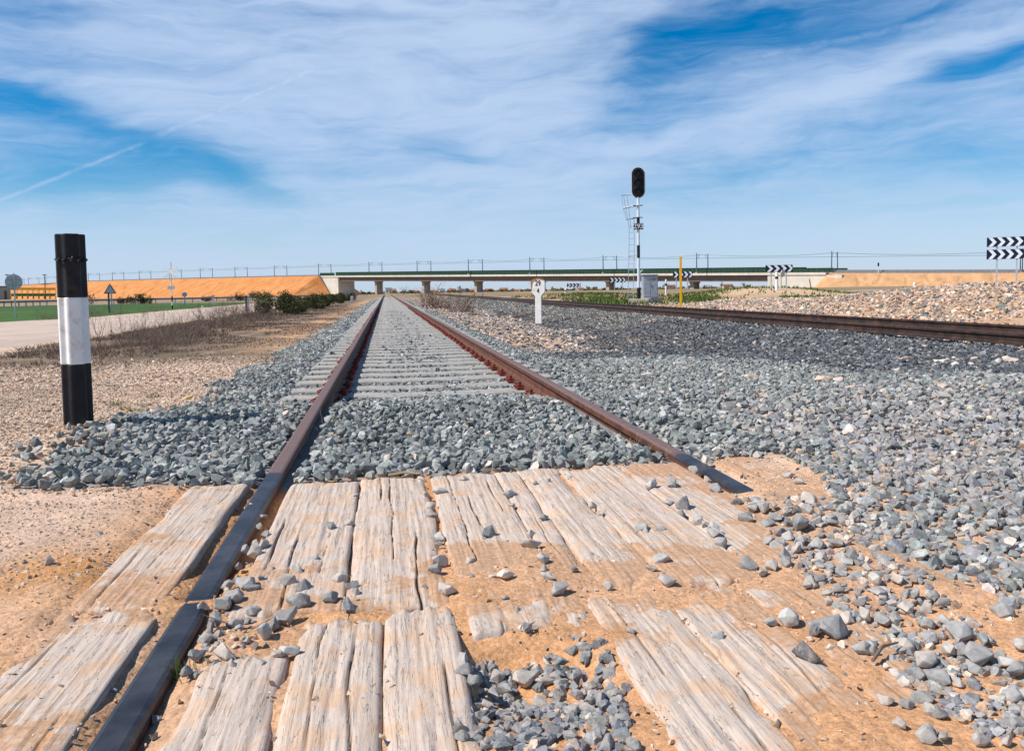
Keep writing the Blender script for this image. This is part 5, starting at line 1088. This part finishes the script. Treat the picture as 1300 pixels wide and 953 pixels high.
for i, (px, py, w, h) in enumerate(((107, 379.5, 2.5, 1.6), (160, 381, 2., 1.), (172, 381, 3., 1.4), (184, 381, 2., 1.), (263, 380, 1.6, .9), (300, 380, 2.5, 1.), (314, 379, 3, 1.5), (326, 379, 2.5, 1.4), (336, 378, 2.5, 1.3))):
    p = aty(px, py, 116 if px < 250 else 140); o = bpy.data.objects.new('verge_shrub', leafy('verge_shrub', 300+i, w, h, 700, M_['leaf'], .14)); link(o); o.location = (p[0], p[1], Hs(p[0], p[1])); tag(o, 'small dark green shrub beside the far lane at the embankment foot', 'shrub', 'verge shrubs at the foot of the embankment')

# ---------------------------------------------------------------- far town, trees, yard
M_['wall_w'] = plain('white render wall', (.72, .70, .66), .85, 0, .05, .5); M_['wall_o'] = plain('ochre wall', (.58, .34, .14), .85, 0, .08, .5); M_['wall_p'] = plain('pinkish wall', (.52, .38, .30), .85, 0, .08, .5)
M_['roof'] = plain('clay tile roof', (.34, .15, .085), .85, 0, .15, .8); M_['roofg'] = plain('grey sheet roof', (.20, .25, .32), .6, 0, .1, .5); M_['pane'] = plain('dark window glass', (.05, .06, .08), .2, 0, .1, 1.); M_['blue'] = plain('blue painted steel', (.02, .17, .52), .5, 0, .1, 1.)
def house(px, pyb, wpx, hpx, Y, wm, rm, label, nw=3, gable=True, dep=9.):
    c = aty(px, pyb, Y); k = Y/FPX; hpx = hpx*(1.35 if Y > 700 else 1.); w = wpx*k; h = hpx*k; e = empty('house', (c[0], c[1], c[2]), facing(c)+rnd.uniform(-.3, .3)); tag(e, label, 'house')
    hw = h*(.72 if gable else .95); MB().box((0, dep/2, hw/2-1), (w, dep, hw+2)).build('wall', wm, e)
    if gable: finish(MB().add([(-w/2-.3, -.4, hw+.002), (w/2+.3, -.4, hw+.002), (w/2+.3, dep+.4, hw+.002), (-w/2-.3, dep+.4, hw+.002), (-w/2-.3, dep/2, h), (w/2+.3, dep/2, h)], [(0, 1, 5, 4), (2, 3, 4, 5), (0, 4, 3), (1, 2, 5), (0, 3, 2, 1)]).build('roof', rm, e))
    else: MB().box((0, dep/2, hw+.12), (w+.4, dep+.4, .24)).build('roof', rm, e)
    for i in range(nw): x = MB().box((-w/2+w*(i+.5)/nw, -.03, hw*.55), (w*.3/nw, .05, hw*.28)).build('window', M_['pane'], e)
    return e
house(493.5, 374, 8.5, 8.6, 620, M_['wall_w'], M_['roofg'], 'white building at the end of the near track, seen under the bridge', 2, False, 7)
house(499.8, 374, 4, 7.6, 660, M_['wall_o'], M_['roof'], 'ochre building just right of the white one at the end of the near track', 1, True, 7)
for px, pb, w, h, Y, wm, rm, l in ((526, 374, 9, 4.2, 900, 'wall_p', 'roof', 'low pinkish building left of the bridge pier right of the track'), (551, 374, 11, 4.5, 880, 'wall_p', 'roof', 'low pale building immediately right of the second bridge pier'), (562, 373.6, 7, 5.6, 930, 'wall_w', 'roofg', 'small building with blue-grey roof between second and third piers'),
    (573, 373.4, 8, 5.4, 900, 'wall_o', 'roof', 'ochre building left of the pale silo under the bridge'), (588, 373.2, 8, 5.2, 900, 'wall_w', 'roof', 'white house between the pale silo and the blue tank'), (598, 373, 8, 4.6, 900, 'wall_o', 'roof', 'ochre building under the blue tank beside the third pier'), (622, 372.6, 9, 4.8, 940, 'wall_p', 'roof', 'pinkish building right of the third pier'),
    (640, 372.3, 10, 5.4, 930, 'wall_p', 'roof', 'pale farm building halfway between third pier and kilometre post'), (655, 372, 8, 3.8, 960, 'wall_o', 'roof', 'low ochre building left of the kilometre post'), (664, 372, 6, 3.4, 900, 'wall_w', 'roof', 'small white shed left of the kilometre post'), (705, 371.4, 9, 3.6, 930, 'wall_o', 'roof', 'long low building right of the kilometre post'),
    (738, 370.8, 7, 4.6, 930, 'wall_p', 'roof', 'red-roofed house under the smallest chevron sign'), (753, 370.5, 8, 3.4, 980, 'wall_w', 'roof', 'low white house left of the chevron sign by the signal'), (829, 367, 8, 3.5, 900, 'wall_p', 'roof', 'red-roofed house behind the cabinet'), (852, 366.6, 12, 4.2, 900, 'wall_p', 'roof', 'wide red-roofed house left of the yellow post'), (925, 365.5, 12, 4, 900, 'wall_p', 'roof', 'pinkish low house under the right part of the bridge')):
    house(px, pb, w, h, Y, M_[wm], M_[rm], l, 3)
def tower(px, pb, wpx, hpx, Y, m, label, nm):
    c = aty(px, pb, Y); k = Y/FPX; e = empty(nm, tuple(c)); tag(e, label, nm); MB().tube([(0, 0, 0), (0, 0, hpx*k*.86)], wpx*k/2, 14).build('shell', m, e); MB().tube([(0, 0, hpx*k*.86), (0, 0, hpx*k)], [wpx*k/2, wpx*k*.1], 14).build('cap', m, e)
tower(583, 373.4, 4.6, 11.5, 900, M_['galv'], 'pale grey silo in the distance between two piers', 'silo'); tower(592.3, 371.5, 3.2, 6.2, 900, M_['blue'], 'bright blue tank in the distance near the third pier', 'tank'); tower(612.8, 371.8, 2.6, 4.4, 900, M_['blue'], 'small blue tank right behind the third pier', 'tank')
def bare_tree(px, pb, hpx, Y, seed, label, sp=.9):
    c = aty(px, pb, Y); k = Y/FPX; h = hpx*k; e = empty('bare_tree', tuple(c)); tag(e, label, 'tree'); MB().tube([(0, 0, -.5), (0, 0, h*.35)], [h*.05, h*.03], 6).build('trunk', M_['twig'], e)
    me = twig_mesh('crown', seed, 16, h*.1, h*.72, M_['twig'], .012*Y/60, sp, 5); o = link(bpy.data.objects.new('crown', me), e); o.location = (0, 0, h*.18)
bare_tree(512.5, 374, 12, 300, 3, 'bare grey tree beside the near track under the bridge', 1.2); bare_tree(681, 371.5, 19, 240, 5, 'large bare tree behind the kilometre post', 1.3); bare_tree(845, 366, 9, 200, 6, 'small bare bush behind the marker post with black band', 1.2); bare_tree(916, 365, 8, 180, 8, 'small bare tree under the right part of the bridge', 1.2); bare_tree(944, 364.5, 9, 170, 9, 'round bare bush left of the abutment', 1.4)
# far-off dark wood on the horizon
n = 20000; pxx = rng.uniform(430, 960, n); wgt = np.exp(-((pxx-745)/70)**2)+.5*np.exp(-((pxx-690)/30)**2)+.35*np.exp(-((pxx-540)/60)**2)+.35; m = (rng.uniform(size=n) < wgt) & (vn(pxx*.25, pxx*0, 5) > .3); pxx = pxx[m]; n = len(pxx)
Y = rng.uniform(520, 1100, n); tA = np.tan(np.arctan((pxx-650)/FPX)+YAW); X = tA*Y; zb_ = -2.+0*Y; P = np.stack([X, Y, zb_+rng.uniform(0, 4.2, n)*(.3+.9*vn(pxx*.4, pxx*0, 9))*Y/1000], 1)
a = rng.normal(size=(n, 3)); a[:, 2] *= .5; b_ = rng.normal(size=(n, 3)); s_ = rng.uniform(.5, 1.3, n)[:, None]
tris('distant_trees', np.stack([P-a*s_, P+b_*s_*.8, P+a*s_], 1).reshape(-1, 3), M_['leaf'], 'dark line of far-off trees on the horizon', 'trees')
# farm yard at the far left: shed, lamp masts, yellow seed drills with green hoppers
c = aty(2, 380, 250); e = empty('shed', tuple(c), facing(c)); tag(e, 'flat grey-brown shed at the far left edge before the embankment', 'shed'); MB().box((-.5, 3, 1.7), (5.4, 6, 3.6)).build('wall', M_['pier'], e); MB().box((-.5, 3, 3.6), (5.8, 6.4, .2)).build('roof', M_['mast'], e); MB().box((1.0, -.05, 1.2), (.6, .06, 2.4)).build('door', M_['mast'], e)
def drill():
    e = empty('seed_drill'); mb = MB()
    for x in (-1.1, 1.1):
        for y in (-.6, .6): mb.box((x, y, 1.5), (.14, .14, 3.0))
    mb.box((0, -.6, 2.95), (2.5, .14, .2)).box((0, .6, 2.95), (2.5, .14, .2)).box((0, -.6, 1.7), (2.5, .14, .14)); mb.build('frame', M_['yellow'], e)
    MB().box((0, 0, 3.35), (2.1, 1.0, .5), 0, .05).build('canopy', M_['yellow'], e); MB().tube([(-.95, 0, 1.25), (.95, 0, 1.25)], .42, 12).build('hopper', M_['hop'], e)
    for x in (-.95, .95): MB().tube([(x-.09, -.2, .38), (x+.09, -.2, .38)], .38, 12).build('wheel', M_['black'], e)
    return e
M_['hop'] = plain('green plastic hopper', (.03, .22, .11), .4, 0, .2, 2.)
d0 = drill()
for i, px in enumerate((18, 25, 32, 39, 46, 53, 60, 67)):
    c = aty(px, 379.3, 245); e = d0 if i == 0 else copy_tree(d0); e.location = tuple(c); e.rotation_euler = (0, 0, facing(c)); e.scale = (.72, .72, .85); tag(e, 'yellow farm machine with a green hopper in the row before the left embankment', 'farm machine', 'yellow farm machines in a row')
for px, l in ((58, 'lamp mast with a wide head behind the row of yellow machines'), (10.5, 'lamp mast with a wide head above the shed at the far left')):
    c = aty(px, 380, 262); e = empty('lamp_mast', tuple(c)); tag(e, l, 'lamp mast'); hh = 7.2; MB().tube([(0, 0, 0), (0, 0, hh)], [.16, .1], 8).build('pole', M_['mast'], e); MB().box((0, 0, hh), (1.0, .4, .22)).build('lamp_head', M_['mast'], e)
